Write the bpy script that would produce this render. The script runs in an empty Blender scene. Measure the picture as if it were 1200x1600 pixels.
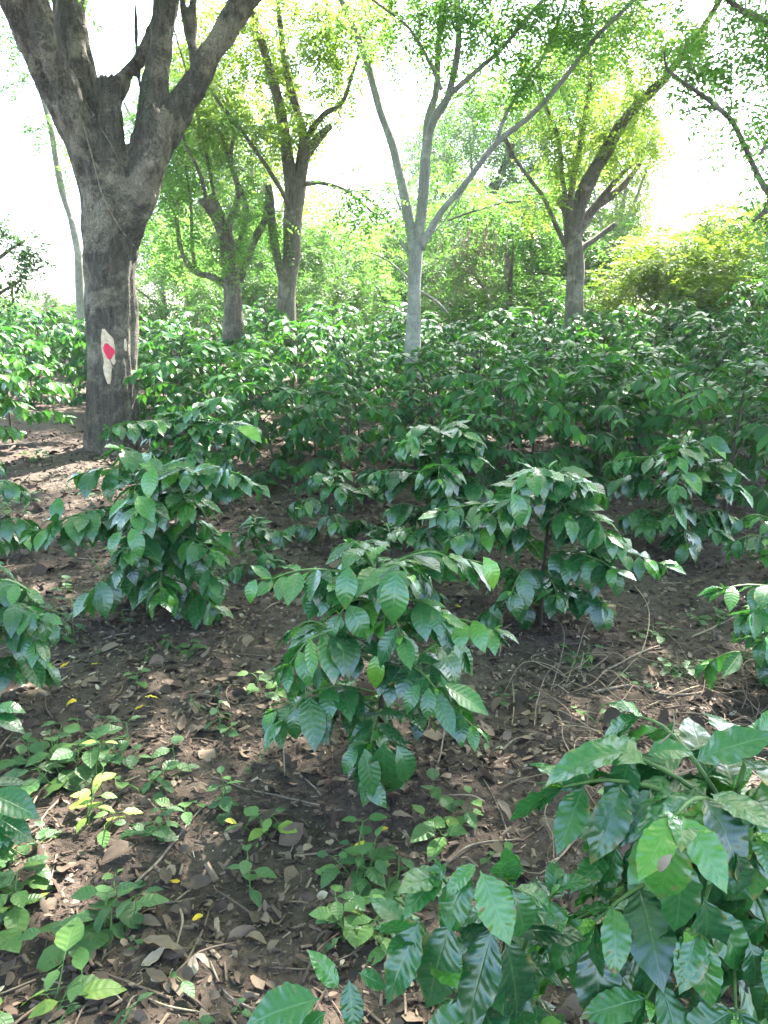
import bpy, math, random
import numpy as np
from mathutils import Vector, noise
from mathutils.bvhtree import BVHTree

R = math.radians
SC = bpy.context.scene
COL = SC.collection
PI = math.pi

# ------------------------------------------------------------------ camera, sky, sun, exposure
CZ, PITCH, F = 1.5, R(13.1), 1200.0
cam = bpy.data.cameras.new('camera')
cam.sensor_fit = 'VERTICAL'; cam.sensor_height = 24.0; cam.lens = 24.0 * F / 1600.0
cam.clip_start = 0.05; cam.clip_end = 800
camo = bpy.data.objects.new('camera', cam); COL.objects.link(camo)
camo.location = (0, 0, CZ); camo.rotation_euler = (R(90) - PITCH, 0, 0)
SC.camera = camo

SUN_AZ, SUN_EL = R(30), R(52)
SUN = Vector((math.sin(SUN_AZ) * math.cos(SUN_EL), math.cos(SUN_AZ) * math.cos(SUN_EL), math.sin(SUN_EL)))
w = bpy.data.worlds.new('World'); SC.world = w; w.use_nodes = True
nt = w.node_tree
sky = nt.nodes.new('ShaderNodeTexSky'); sky.sky_type = 'NISHITA'; sky.sun_disc = False
sky.sun_elevation = SUN_EL; sky.sun_rotation = SUN_AZ; sky.air_density = 1.0; sky.dust_density = 2.5
nt.links.new(sky.outputs[0], nt.nodes['Background'].inputs[0])
nt.nodes['Background'].inputs[1].default_value = 0.15
sl = bpy.data.lights.new('sun', 'SUN'); sl.energy = 5.0; sl.angle = R(0.5); sl.color = (1.0, 0.95, 0.86)
so = bpy.data.objects.new('sun', sl); COL.objects.link(so); so.rotation_euler = SUN.to_track_quat('Z', 'Y').to_euler()
so.location = (0, 0, 30)
SC.view_settings.view_transform = 'Standard'; SC.view_settings.look = 'None'
SC.view_settings.exposure = 3.25; SC.view_settings.gamma = 1.0
SC.render.engine = 'CYCLES'
SC.cycles.use_denoising = True
SC.cycles.max_bounces = 7; SC.cycles.diffuse_bounces = 4; SC.cycles.glossy_bounces = 2
SC.cycles.transmission_bounces = 4; SC.cycles.sample_clamp_indirect = 6.0

# ------------------------------------------------------------------ helpers
def terr(x, y):
    """height of the plantation floor (numpy or float)"""
    x = np.asarray(x, float); y = np.asarray(y, float)
    yy = np.clip(y - 4.0, 0, None)
    rise = 1.5 * (1 - np.exp(-(yy / 17.0) ** 1.25))
    far = np.clip(y - 34.0, 0, None); rise = rise - 0.012 * far
    und = 0.035 * np.sin(0.9 * x + 0.6 * y + 1.0) + 0.03 * np.sin(1.7 * x - 1.1 * y) * np.clip(y / 3, 0, 1)
    return rise + und

def gz(x, y): return float(terr(x, y))

def P(px, py, Y):
    a = (px - 600.0) / F; b = (800.0 - py) / F
    d = (a, math.cos(PITCH) + b * math.sin(PITCH), -math.sin(PITCH) + b * math.cos(PITCH))
    t = Y / d[1]
    return Vector((a * t, Y, CZ + d[2] * t))

def ground(px, Y):
    """point on the ground in the column px at distance Y"""
    x = 0.0
    for _ in range(4):
        z = gz(x, Y); x = (px - 600.0) / F * (Y * math.cos(PITCH) - (z - CZ) * math.sin(PITCH))
    return Vector((x, Y, gz(x, Y)))

def gpix(px, py):
    lo, hi = 0.4, 30.0
    Y = lo
    while Y < hi:
        p = P(px, py, Y)
        if p.z <= gz(p.x, p.y): break
        Y += 0.02
    p = P(px, py, Y); p.z = gz(p.x, p.y); return p

def tag(o, label=None, cat=None, group=None, kind=None):
    for k, v in (('label', label), ('category', cat), ('group', group), ('kind', kind)):
        if v: o[k] = v
    return o

def empty(name, loc, rz=0, scale=1, **kw):
    o = bpy.data.objects.new(name, None); COL.objects.link(o)
    o.location = loc; o.rotation_euler = (0, 0, rz)
    if scale != 1: o.scale = scale if hasattr(scale, '__len__') else (scale,) * 3
    o.empty_display_size = 0.1
    return tag(o, **kw)

def copy_tree(o, parent=None):
    c = o.copy(); COL.objects.link(c); c.parent = parent
    for ch in [x for x in o.children]:
        copy_tree(ch, c)
    return c

class Bag:
    """collects quads (with a tint and a leaf coordinate per vertex) into one mesh"""
    def __init__(s): s.V = []; s.Q = []; s.T = []; s.U = []; s.n = 0
    def add(s, V, Q, T=None, U=None):
        V = np.asarray(V, np.float32).reshape(-1, 3); k = len(V)
        s.V.append(V); s.Q.append(np.asarray(Q, np.int64).reshape(-1, 4) + s.n)
        s.T.append(np.full(k, 0.5, np.float32) if T is None else np.asarray(T, np.float32))
        s.U.append(np.zeros((k, 3), np.float32) if U is None else np.asarray(U, np.float32))
        s.n += k
    def leaves(s, tm, O, D, N, S, T, WS=None):
        """a leaf template at origins O along D with upper side N, size S, tint T"""
        V, Q, U = tm
        O = np.asarray(O, float).reshape(-1, 3); k = len(O)
        if k == 0: return
        D = np.asarray(D, float).reshape(-1, 3); N = np.asarray(N, float).reshape(-1, 3)
        D = D / (np.linalg.norm(D, axis=1, keepdims=True) + 1e-9)
        X = np.cross(D, N); X /= (np.linalg.norm(X, axis=1, keepdims=True) + 1e-9)
        Z = np.cross(X, D)
        S = np.broadcast_to(np.asarray(S, float), (k,)); T = np.broadcast_to(np.asarray(T, float), (k,))
        WS = np.ones(k) if WS is None else np.broadcast_to(np.asarray(WS, float), (k,))
        vx = V[None, :, 0, None] * WS[:, None, None]
        W = O[:, None] + S[:, None, None] * (vx * X[:, None] + V[None, :, 1, None] * D[:, None] + V[None, :, 2, None] * Z[:, None])
        m = len(V)
        QQ = (Q[None] + (np.arange(k) * m)[:, None, None]).reshape(-1, 4)
        s.add(W.reshape(-1, 3), QQ, np.repeat(T, m), np.tile(U, (k, 1)))
    def tube(s, pts, rad, sides=8, tint=0.5, close=True, sub=3):
        pts = [Vector(p) for p in pts]; rad = list(rad) if hasattr(rad, '__len__') else [rad] * len(pts)
        if sub > 1 and len(pts) > 2: pts, rad = smooth_path(pts, rad, sub)
        n = len(pts); rings = []
        up = Vector((0.3, 0.9, 0.1)).normalized()
        for i in range(n):
            t = (pts[min(i + 1, n - 1)] - pts[max(i - 1, 0)])
            t = t.normalized() if t.length > 1e-9 else Vector((0, 0, 1))
            a = up - t * up.dot(t)
            if a.length < 1e-3: a = t.orthogonal()
            a.normalize(); b = t.cross(a); up = a
            rings.append([pts[i] + rad[i] * (math.cos(2 * PI * k / sides) * a + math.sin(2 * PI * k / sides) * b) for k in range(sides)])
        if close:
            rings.insert(0, [pts[0] + (v - pts[0]) * 0.05 for v in rings[0]])
            rings.append([pts[-1] + (v - pts[-1]) * 0.05 for v in rings[-1]])
        V = [v for r in rings for v in r]; Q = []
        for i in range(len(rings) - 1):
            for k in range(sides):
                k2 = (k + 1) % sides
                Q.append((i * sides + k, i * sides + k2, (i + 1) * sides + k2, (i + 1) * sides + k))
        s.add([tuple(v) for v in V], Q, np.full(len(V), tint))
    def mesh(s, name, smooth=True):
        me = bpy.data.meshes.new(name)
        V = np.concatenate(s.V); Q = np.concatenate(s.Q).astype(np.int32)
        me.vertices.add(len(V)); me.vertices.foreach_set('co', V.ravel())
        me.loops.add(Q.size); me.loops.foreach_set('vertex_index', Q.ravel())
        me.polygons.add(len(Q)); me.polygons.foreach_set('loop_start', np.arange(0, Q.size, 4, dtype=np.int32))
        me.update(calc_edges=True)
        at = me.attributes.new('tint', 'FLOAT', 'POINT'); at.data.foreach_set('value', np.concatenate(s.T).astype(np.float32))
        at = me.attributes.new('leafuv', 'FLOAT_VECTOR', 'POINT'); at.data.foreach_set('vector', np.concatenate(s.U).astype(np.float32).ravel())
        me.polygons.foreach_set('use_smooth', np.full(len(Q), smooth))
        return me
    def build(s, name, mat, parent=None, smooth=True):
        o = bpy.data.objects.new(name, s.mesh(name, smooth)); COL.objects.link(o)
        o.data.materials.append(mat)
        if parent: o.parent = parent
        return o

def smooth_path(pts, rad, sub):
    out, ro = [], []
    n = len(pts)
    for i in range(n - 1):
        p0, p1, p2, p3 = pts[max(i - 1, 0)], pts[i], pts[i + 1], pts[min(i + 2, n - 1)]
        for k in range(sub):
            t = k / sub
            out.append(0.5 * ((2 * p1) + (p2 - p0) * t + (2 * p0 - 5 * p1 + 4 * p2 - p3) * t * t + (3 * p1 - p0 - 3 * p2 + p3) * t ** 3))
            ro.append(rad[i] + (rad[i + 1] - rad[i]) * t)
    out.append(pts[-1]); ro.append(rad[-1])
    return out, ro

def leaf_tmpl(nv, nu, width=0.42, curl=0.5, fold=0.15, ripple=0.0, drip=True, veins=9, twist=0.0, wav=0.0, ph=0.0):
    if drip:
        tt = [0, .05, .12, .25, .4, .55, .7, .82, .9, .95, 1]; ww = [.035, .06, .45, .83, 1, .97, .78, .48, .24, .1, .0]
    else:
        tt = [0, .05, .1, .2, .35, .5, .65, .8, .92, 1]; ww = [.05, .1, .5, .86, 1, .97, .8, .52, .22, .0]
    ts = np.linspace(0, 1, nv + 1); us = np.linspace(-1, 1, nu + 1)
    th = -curl * ts; dy = np.cos(th) / nv; dz = np.sin(th) / nv
    cy = np.concatenate([[0], np.cumsum((dy[1:] + dy[:-1]) / 2)]); cz = np.concatenate([[0], np.cumsum((dz[1:] + dz[:-1]) / 2)])
    V, U = [], []
    for i, t in enumerate(ts):
        hw = width / 2 * float(np.interp(t, tt, ww))
        for u in us:
            wv = wav * math.sin(2 * PI * veins * 0.5 * t + ph + (1.2 if u > 0 else 0)) * abs(u) ** 2 * (hw / (width / 2))
            rp = ripple * math.cos(2 * PI * veins * (t - 0.13 * abs(u))) * min(1, abs(u) * 2.2) * (1 - 0.25 * abs(u)) * (hw / (width / 2))
            z = cz[i] + fold * abs(u) * hw - 0.35 * fold * u * u * hw + rp + wv + twist * u * hw * t
            V.append((u * hw * (1 + 0.04 * math.cos(2 * PI * veins * t) * (1 if nv > 12 else 0)), cy[i], z)); U.append((u, t, 0))
    Q = [(i * (nu + 1) + j, i * (nu + 1) + j + 1, (i + 1) * (nu + 1) + j + 1, (i + 1) * (nu + 1) + j) for i in range(nv) for j in range(nu)]
    return np.array(V), np.array(Q), np.array(U, float)

def nrm(v):
    v = np.asarray(v, float); return v / (np.linalg.norm(v) + 1e-9)

# ------------------------------------------------------------------ materials
class NT:
    def __init__(s, name):
        s.m = bpy.data.materials.new(name); s.m.use_nodes = True; s.t = s.m.node_tree
        s.t.nodes.clear(); s.out = s.t.nodes.new('ShaderNodeOutputMaterial')
    def n(s, typ, **kw):
        nd = s.t.nodes.new(typ)
        for k, v in kw.items():
            if k.startswith('i_'):
                key = k[2:].replace('_', ' ')
                sock = nd.inputs[int(key)] if key.isdigit() else nd.inputs[key]
                if hasattr(v, 'is_output'): s.t.links.new(v, sock)
                else: sock.default_value = v
            else: setattr(nd, k, v)
        return nd
    def math(s, op, a, b=0.0, c=0.0):
        return s.n('ShaderNodeMath', operation=op, i_0=a, i_1=b, i_2=c).outputs[0]
    def mix(s, f, a, b, blend='MIX'):
        nd = s.n('ShaderNodeMix', data_type='RGBA', blend_type=blend)
        for sock, v in ((nd.inputs[0], f), (nd.inputs[6], a), (nd.inputs[7], b)):
            if hasattr(v, 'is_output'): s.t.links.new(v, sock)
            else: sock.default_value = v
        return nd.outputs[2]
    def ramp(s, f, stops):
        nd = s.n('ShaderNodeValToRGB', i_0=f); e = nd.color_ramp.elements
        while len(e) < len(stops): e.new(0.5)
        for x, (p, c) in zip(e, stops): x.position = p; x.color = (*c, 1)
        return nd.outputs[0]
    def noise(s, scale, detail=4, vec=None, rough=0.55, dist=0.0):
        kw = {'i_Vector': vec} if vec is not None else {}
        return s.n('ShaderNodeTexNoise', i_Scale=scale, i_Detail=detail, i_Roughness=rough, i_Distortion=dist, **kw).outputs[0]
    def end(s, sh):
        s.t.links.new(sh, s.out.inputs['Surface']); return s.m

def leaf_mat(name, stops, trans, tw=0.3, rough=0.32, spec=0.5, veins=9, bump=0.5, spots=0.0, objvar=0.0):
    k = NT(name)
    tint = k.n('ShaderNodeAttribute', attribute_name='tint').outputs['Fac']
    if objvar:
        rnd = k.n('ShaderNodeObjectInfo').outputs['Random']
        tint = k.math('ADD', tint, k.math('MULTIPLY', k.math('SUBTRACT', rnd, 0.5), objvar))
    col = k.ramp(tint, stops)
    uv = k.n('ShaderNodeAttribute', attribute_name='leafuv').outputs['Vector']
    sx = k.n('ShaderNodeSeparateXYZ', i_Vector=uv)
    nrmal = None
    tc = k.n('ShaderNodeTexCoord').outputs['Object']
    if veins:
        au = k.math('ABSOLUTE', sx.outputs[0])
        ph = k.math('MULTIPLY', k.math('SUBTRACT', sx.outputs[1], k.math('MULTIPLY', au, 0.13)), 2 * PI * veins)
        wv = k.math('COSINE', ph)
        line = k.math('POWER', k.math('MULTIPLY_ADD', wv, -0.5, 0.5), 14.0)
        mid = k.math('SUBTRACT', 1.0, k.math('MINIMUM', k.math('MULTIPLY', au, 14.0), 1.0))
        line = k.math('MULTIPLY', line, 0.35)
        vein = k.math('MAXIMUM', line, mid)
        col = k.mix(k.math('MULTIPLY', vein, 0.5), col, k.mix(0.75, col, (0.16, 0.26, 0.08, 1)))
        hgt = k.math('MULTIPLY_ADD', k.math('MULTIPLY', wv, 0.5), k.math('MINIMUM', k.math('MULTIPLY', au, 3.0), 1.0), k.math('MULTIPLY', mid, -0.9))
        nz = k.noise(90.0, 2, tc)
        hgt = k.math('ADD', hgt, k.math('MULTIPLY', nz, 0.4))
        nrmal = k.n('ShaderNodeBump', i_Strength=bump, i_Distance=0.0025, i_Height=hgt).outputs[0]
    mott = k.noise(25.0, 3, tc)
    col = k.mix(k.math('MULTIPLY_ADD', mott, 0.7, -0.1), col, k.mix(1.0, col, (0.62, 0.66, 0.72, 1), 'MULTIPLY'))
    if spots:
        sp = k.noise(70.0, 2, tc)
        f = k.math('GREATER_THAN', sp, 1.0 - spots)
        col = k.mix(f, col, (0.16, 0.11, 0.05, 1))
    if spots and veins:
        e1 = k.math('MULTIPLY', k.math('SUBTRACT', k.math('ABSOLUTE', sx.outputs[0]), 0.72), 4.0)
        e2 = k.math('MULTIPLY', k.math('SUBTRACT', sx.outputs[1], 0.80), 6.0)
        en = k.math('SUBTRACT', k.noise(28.0, 3, tc), 0.56)
        ef = k.math('MULTIPLY', k.math('MULTIPLY', k.math('MAXIMUM', k.math('MAXIMUM', e1, e2), 0.0), en), 9.0)
        ef = k.n('ShaderNodeClamp', i_Value=ef).outputs[0]
        col = k.mix(ef, col, (0.20, 0.16, 0.05, 1))
    rg = k.math('MULTIPLY_ADD', k.noise(40.0, 2, tc), 0.22, rough - 0.11)
    b = k.n('ShaderNodeBsdfPrincipled', i_Base_Color=col, i_Roughness=rg)
    b.inputs['Specular IOR Level'].default_value = spec
    tcol = k.mix(0.65, col, (*trans, 1))
    t = k.n('ShaderNodeBsdfTranslucent', i_Color=tcol)
    if nrmal is not None:
        k.t.links.new(nrmal, b.inputs['Normal'])
    mx = k.n('ShaderNodeMixShader', i_0=tw, i_1=b.outputs[0], i_2=t.outputs[0])
    return k.end(mx.outputs[0])

M = {}
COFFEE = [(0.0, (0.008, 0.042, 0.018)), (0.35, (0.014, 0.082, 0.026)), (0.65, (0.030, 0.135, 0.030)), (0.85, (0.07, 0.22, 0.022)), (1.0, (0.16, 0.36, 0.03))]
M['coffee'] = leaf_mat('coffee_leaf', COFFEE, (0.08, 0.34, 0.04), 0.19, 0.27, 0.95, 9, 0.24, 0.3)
M['coffee_far'] = leaf_mat('coffee_leaf_row', COFFEE, (0.12, 0.36, 0.03), 0.26, 0.42, 0.3, 9, 0.3, 0.0, 0.14)
WEED = [(0.0, (0.022, 0.065, 0.022)), (0.5, (0.055, 0.135, 0.045)), (0.8, (0.12, 0.23, 0.06)), (1.0, (0.26, 0.35, 0.06))]
M['weed'] = leaf_mat('weed_leaf', WEED, (0.2, 0.4, 0.06), 0.25, 0.45, 0.45, 6, 0.4, 0.25)
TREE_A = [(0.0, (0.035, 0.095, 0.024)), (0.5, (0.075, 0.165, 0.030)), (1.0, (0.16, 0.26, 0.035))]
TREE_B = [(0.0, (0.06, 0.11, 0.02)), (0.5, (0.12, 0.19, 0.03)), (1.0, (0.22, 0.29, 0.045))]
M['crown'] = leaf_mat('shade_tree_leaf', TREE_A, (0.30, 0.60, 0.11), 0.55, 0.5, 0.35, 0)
M['crown_yellow'] = leaf_mat('sun_tinted_leaf', TREE_B, (0.46, 0.68, 0.09), 0.56, 0.5, 0.35, 0)  # sunlight painted in: yellower, paler leaf colour than the plain crown
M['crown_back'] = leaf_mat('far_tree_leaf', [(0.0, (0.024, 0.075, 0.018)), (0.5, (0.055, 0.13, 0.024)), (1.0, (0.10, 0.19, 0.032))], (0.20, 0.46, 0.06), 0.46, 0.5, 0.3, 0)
M['crown_back_yellow'] = leaf_mat('far_sun_tinted_leaf', [(0.0, (0.045, 0.09, 0.018)), (0.5, (0.09, 0.16, 0.025)), (1.0, (0.18, 0.25, 0.035))], (0.38, 0.56, 0.05), 0.5, 0.5, 0.3, 0)  # far crowns in sun: its yellow is put into the leaf colour
M['crown_dark'] = leaf_mat('dark_tree_leaf', [(0, (0.012, 0.04, 0.014)), (1, (0.04, 0.1, 0.02))], (0.1, 0.25, 0.04), 0.25, 0.42, 0.4, 0)

def bark_mat(name, c0, c1, c2, scale=6.0, lich=0.5, bumpd=0.02):
    k = NT(name)
    tc = k.n('ShaderNodeTexCoord').outputs['Object']
    mp = k.n('ShaderNodeMapping', i_Vector=tc, i_Scale=(1, 1, 0.22)).outputs[0]
    n1 = k.noise(scale * 4, 6, mp, 0.65)
    n2 = k.noise(scale * 0.4, 9, tc, 0.72, 0.3)
    n3 = k.noise(scale * 14, 3, mp, 0.6)
    col = k.ramp(n1, [(0.3, c0), (0.7, c1)])
    f = k.ramp(n2, [(lich, (0, 0, 0)), (lich + 0.1, (1, 1, 1))])
    col = k.mix(k.math('MULTIPLY', k.n('ShaderNodeRGBToBW', i_0=f).outputs[0], 0.75), col, (*c2, 1))
    col = k.mix(k.math('MULTIPLY', n3, 0.6), col, k.mix(1.0, col, (0.45, 0.42, 0.4, 1), 'MULTIPLY'))
    vr = k.n('ShaderNodeTexVoronoi', feature='DISTANCE_TO_EDGE', i_Vector=k.n('ShaderNodeMapping', i_Vector=k.n('ShaderNodeVectorMath', operation='ADD', i_0=tc, i_1=k.n('ShaderNodeTexNoise', i_Scale=scale * 1.2, i_Vector=tc).outputs[1]).outputs[0], i_Scale=(1, 1, 0.28)).outputs[0], i_Scale=scale * 2.6).outputs[0]
    fis = k.math('SUBTRACT', 1.0, k.math('MINIMUM', k.math('MULTIPLY', vr, 9.0), 1.0))
    col = k.mix(k.math('MULTIPLY', fis, 0.4), col, k.mix(1.0, col, (0.3, 0.28, 0.27, 1), 'MULTIPLY'))
    h = k.math('SUBTRACT', k.math('ADD', n1, k.math('MULTIPLY', n3, 0.4)), k.math('MULTIPLY', fis, 0.5))
    bp = k.n('ShaderNodeBump', i_Strength=0.8, i_Distance=bumpd, i_Height=h).outputs[0]
    return k.end(k.n('ShaderNodeBsdfPrincipled', i_Base_Color=col, i_Roughness=0.88, i_Normal=bp).outputs[0])
M['bark_dark'] = bark_mat('dark_bark', (0.038, 0.032, 0.028), (0.17, 0.14, 0.115), (0.36, 0.30, 0.235), 5.0, 0.49, 0.05)
M['bark_grey'] = bark_mat('grey_bark', (0.22, 0.215, 0.205), (0.42, 0.41, 0.385), (0.54, 0.52, 0.48), 9.0, 0.5, 0.008)
M['bark_brown'] = bark_mat('brown_bark', (0.08, 0.066, 0.055), (0.25, 0.21, 0.175), (0.40, 0.36, 0.31), 8.0, 0.52, 0.012)
M['stem'] = bark_mat('coffee_stem', (0.05, 0.038, 0.028), (0.12, 0.095, 0.07), (0.10, 0.12, 0.06), 40.0, 0.55, 0.002)

def plain(name, c0, c1, scale=30, rough=0.8, tint=False, bump=0.3, spec=0.3):
    k = NT(name); tc = k.n('ShaderNodeTexCoord').outputs['Object']
    n = k.noise(scale, 5, tc)
    col = k.ramp(n, [(0.3, c0), (0.7, c1)])
    bp = k.n('ShaderNodeBump', i_Strength=bump, i_Distance=0.004, i_Height=n).outputs[0]
    b = k.n('ShaderNodeBsdfPrincipled', i_Base_Color=col, i_Roughness=rough, i_Normal=bp)
    b.inputs['Specular IOR Level'].default_value = spec
    return k.end(b.outputs[0])
M['green_stem'] = plain('green_stem', (0.05, 0.11, 0.03), (0.11, 0.19, 0.05), 60, 0.5)
M['stick'] = plain('dry_stick', (0.09, 0.07, 0.055), (0.26, 0.21, 0.165), 40)
M['pale_stem'] = plain('dry_vine', (0.15, 0.12, 0.08), (0.29, 0.24, 0.165), 60)
M['peeled'] = plain('peeled_wood', (0.44, 0.32, 0.22), (0.70, 0.54, 0.42), 26, 0.7, bump=0.2)
M['red'] = plain('red_paint', (0.55, 0.012, 0.05), (0.72, 0.03, 0.09), 20, 0.55, bump=0.1)
M['cut'] = plain('rotten_wood', (0.05, 0.04, 0.03), (0.16, 0.13, 0.09), 14, 0.9)

def litter_mat(name, stops):
    k = NT(name)
    tint = k.n('ShaderNodeAttribute', attribute_name='tint').outputs['Fac']
    tc = k.n('ShaderNodeTexCoord').outputs['Object']
    col = k.ramp(tint, stops)
    n = k.noise(60, 4, tc)
    col = k.mix(k.math('MULTIPLY', n, 0.9), col, k.mix(1.0, col, (0.45, 0.4, 0.38, 1), 'MULTIPLY'))
    bp = k.n('ShaderNodeBump', i_Strength=0.4, i_Distance=0.003, i_Height=n).outputs[0]
    b = k.n('ShaderNodeBsdfPrincipled', i_Base_Color=col, i_Roughness=0.75, i_Normal=bp)
    b.inputs['Specular IOR Level'].default_value = 0.3
    return k.end(b.outputs[0])
M['litter'] = litter_mat('dead_leaf', [(0, (0.032, 0.021, 0.016)), (0.4, (0.11, 0.076, 0.057)), (0.7, (0.26, 0.19, 0.14)), (0.92, (0.36, 0.28, 0.21)), (1, (0.52, 0.44, 0.34))])
M['yellow'] = litter_mat('yellow_leaf', [(0, (0.45, 0.26, 0.03)), (0.5, (0.66, 0.48, 0.03)), (1, (0.62, 0.58, 0.10))])

def ground_mat():
    k = NT('plantation_soil'); tc = k.n('ShaderNodeTexCoord').outputs['Object']
    a = k.noise(0.9, 5, tc, 0.6); b = k.noise(14, 6, tc, 0.7); c = k.noise(70, 4, tc, 0.7)
    col = k.ramp(b, [(0.28, (0.036, 0.027, 0.022)), (0.55, (0.112, 0.084, 0.068)), (0.8, (0.24, 0.185, 0.152))])
    col = k.mix(k.math('MULTIPLY', c, 0.8), col, k.mix(1.0, col, (0.5, 0.45, 0.43, 1), 'MULTIPLY'))
    g = k.ramp(a, [(0.56, (0, 0, 0)), (0.66, (1, 1, 1))])
    col = k.mix(k.math('MULTIPLY', k.n('ShaderNodeRGBToBW', i_0=g).outputs[0], 0.35), col, (0.05, 0.06, 0.025, 1))
    h = k.math('ADD', k.math('MULTIPLY', b, 1.0), k.math('MULTIPLY', c, 0.5))
    bp = k.n('ShaderNodeBump', i_Strength=0.9, i_Distance=0.03, i_Height=h).outputs[0]
    bs = k.n('ShaderNodeBsdfPrincipled', i_Base_Color=col, i_Roughness=0.92, i_Normal=bp)
    bs.inputs['Specular IOR Level'].default_value = 0.25
    return k.end(bs.outputs[0])
M['ground'] = ground_mat()

# ------------------------------------------------------------------ ground sheet
def axis(lo, hi, d0, lim, grow):
    out = [lo]; x = lo
    while x < hi: x += d0; out.append(x)
    d = d0
    up = [out[-1]]
    while up[-1] < lim: d *= grow; up.append(up[-1] + d)
    d = d0; dn = [out[0]]
    while dn[-1] > -lim: d *= grow; dn.append(dn[-1] - d)
    return np.array(dn[:0:-1] + out + up[1:])
gx = axis(-3.6, 3.6, 0.032, 150, 1.12); gy = axis(0.3, 7.0, 0.032, 170, 1.09)
gy = gy[gy > -60]
GXX, GYY = np.meshgrid(gx, gy)
GZ = terr(GXX, GYY)
fine = np.zeros_like(GZ)
near = (np.abs(GXX) < 6) & (GYY > -1) & (GYY < 12)
idx = np.argwhere(near)
for i, j in idx:
    x, y = GXX[i, j], GYY[i, j]
    fine[i, j] = 0.022 * noise.noise((x * 2.3, y * 2.3, 0.0)) + 0.012 * noise.noise((x * 8, y * 8, 4.0)) + 0.008 * noise.noise((x * 21, y * 21, 9.0))
GZ = GZ + fine
gb = Bag(); ny, nx = GZ.shape
ii = np.arange(ny * nx).reshape(ny, nx)
gb.add(np.stack([GXX, GYY, GZ], -1).reshape(-1, 3), np.stack([ii[:-1, :-1], ii[:-1, 1:], ii[1:, 1:], ii[1:, :-1]], -1).reshape(-1, 4))
tag(gb.build('ground', M['ground']), 'dark reddish brown plantation soil covered in leaf litter', 'ground', kind='structure')

def gzs(x, y):
    """ground height with the fine relief"""
    return gz(x, y) + 0.022 * noise.noise((x * 2.3, y * 2.3, 0.0)) + 0.012 * noise.noise((x * 8, y * 8, 4.0)) + 0.008 * noise.noise((x * 21, y * 21, 9.0))

# ------------------------------------------------------------------ trees
RHOMB = (np.array([(0, 0, 0), (-0.21, 0.45, 0.05), (0, 1, -0.06), (0.21, 0.45, 0.05)]), np.array([(0, 3, 2, 1)]), np.array([(0, 0, 0), (-1, .5, 0), (0, 1, 0), (1, .5, 0)], float))

def sprays(bag, O, D, L, leaf, rng, pairs=6, tint=(0.2, 0.8), wide=1.0):
    """feathery compound leaves: rows of leaflets either side of a stalk"""
    O = np.asarray(O, float); D = np.asarray(D, float); k = len(O)
    if k == 0: return
    D /= np.linalg.norm(D, axis=1, keepdims=True) + 1e-9
    up = np.array([0, 0, 1.0]) + rng.normal(0, 0.35, (k, 3))
    S = np.cross(D, up); S /= np.linalg.norm(S, axis=1, keepdims=True) + 1e-9
    Nn = np.cross(S, D)
    tt = rng.uniform(*tint, k)
    for i in range(pairs):
        f = (i + 0.7) / pairs
        base = O + D * (L * f) - np.array([0, 0, 1.0]) * (L * 0.35 * f * f)
        for sg in (-1, 1):
            dd = D * 0.45 + sg * S * 0.9 - np.array([0, 0, 0.25]) + rng.normal(0, 0.16, (k, 3))
            bag.leaves(RHOMB, base, dd, Nn + rng.normal(0, 0.25, (k, 3)), leaf * rng.uniform(0.7, 1.15, k) * (1.1 - 0.35 * abs(f - 0.5)), np.clip(tt + rng.normal(0, 0.08, k), 0, 1), np.full(k, wide))

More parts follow.
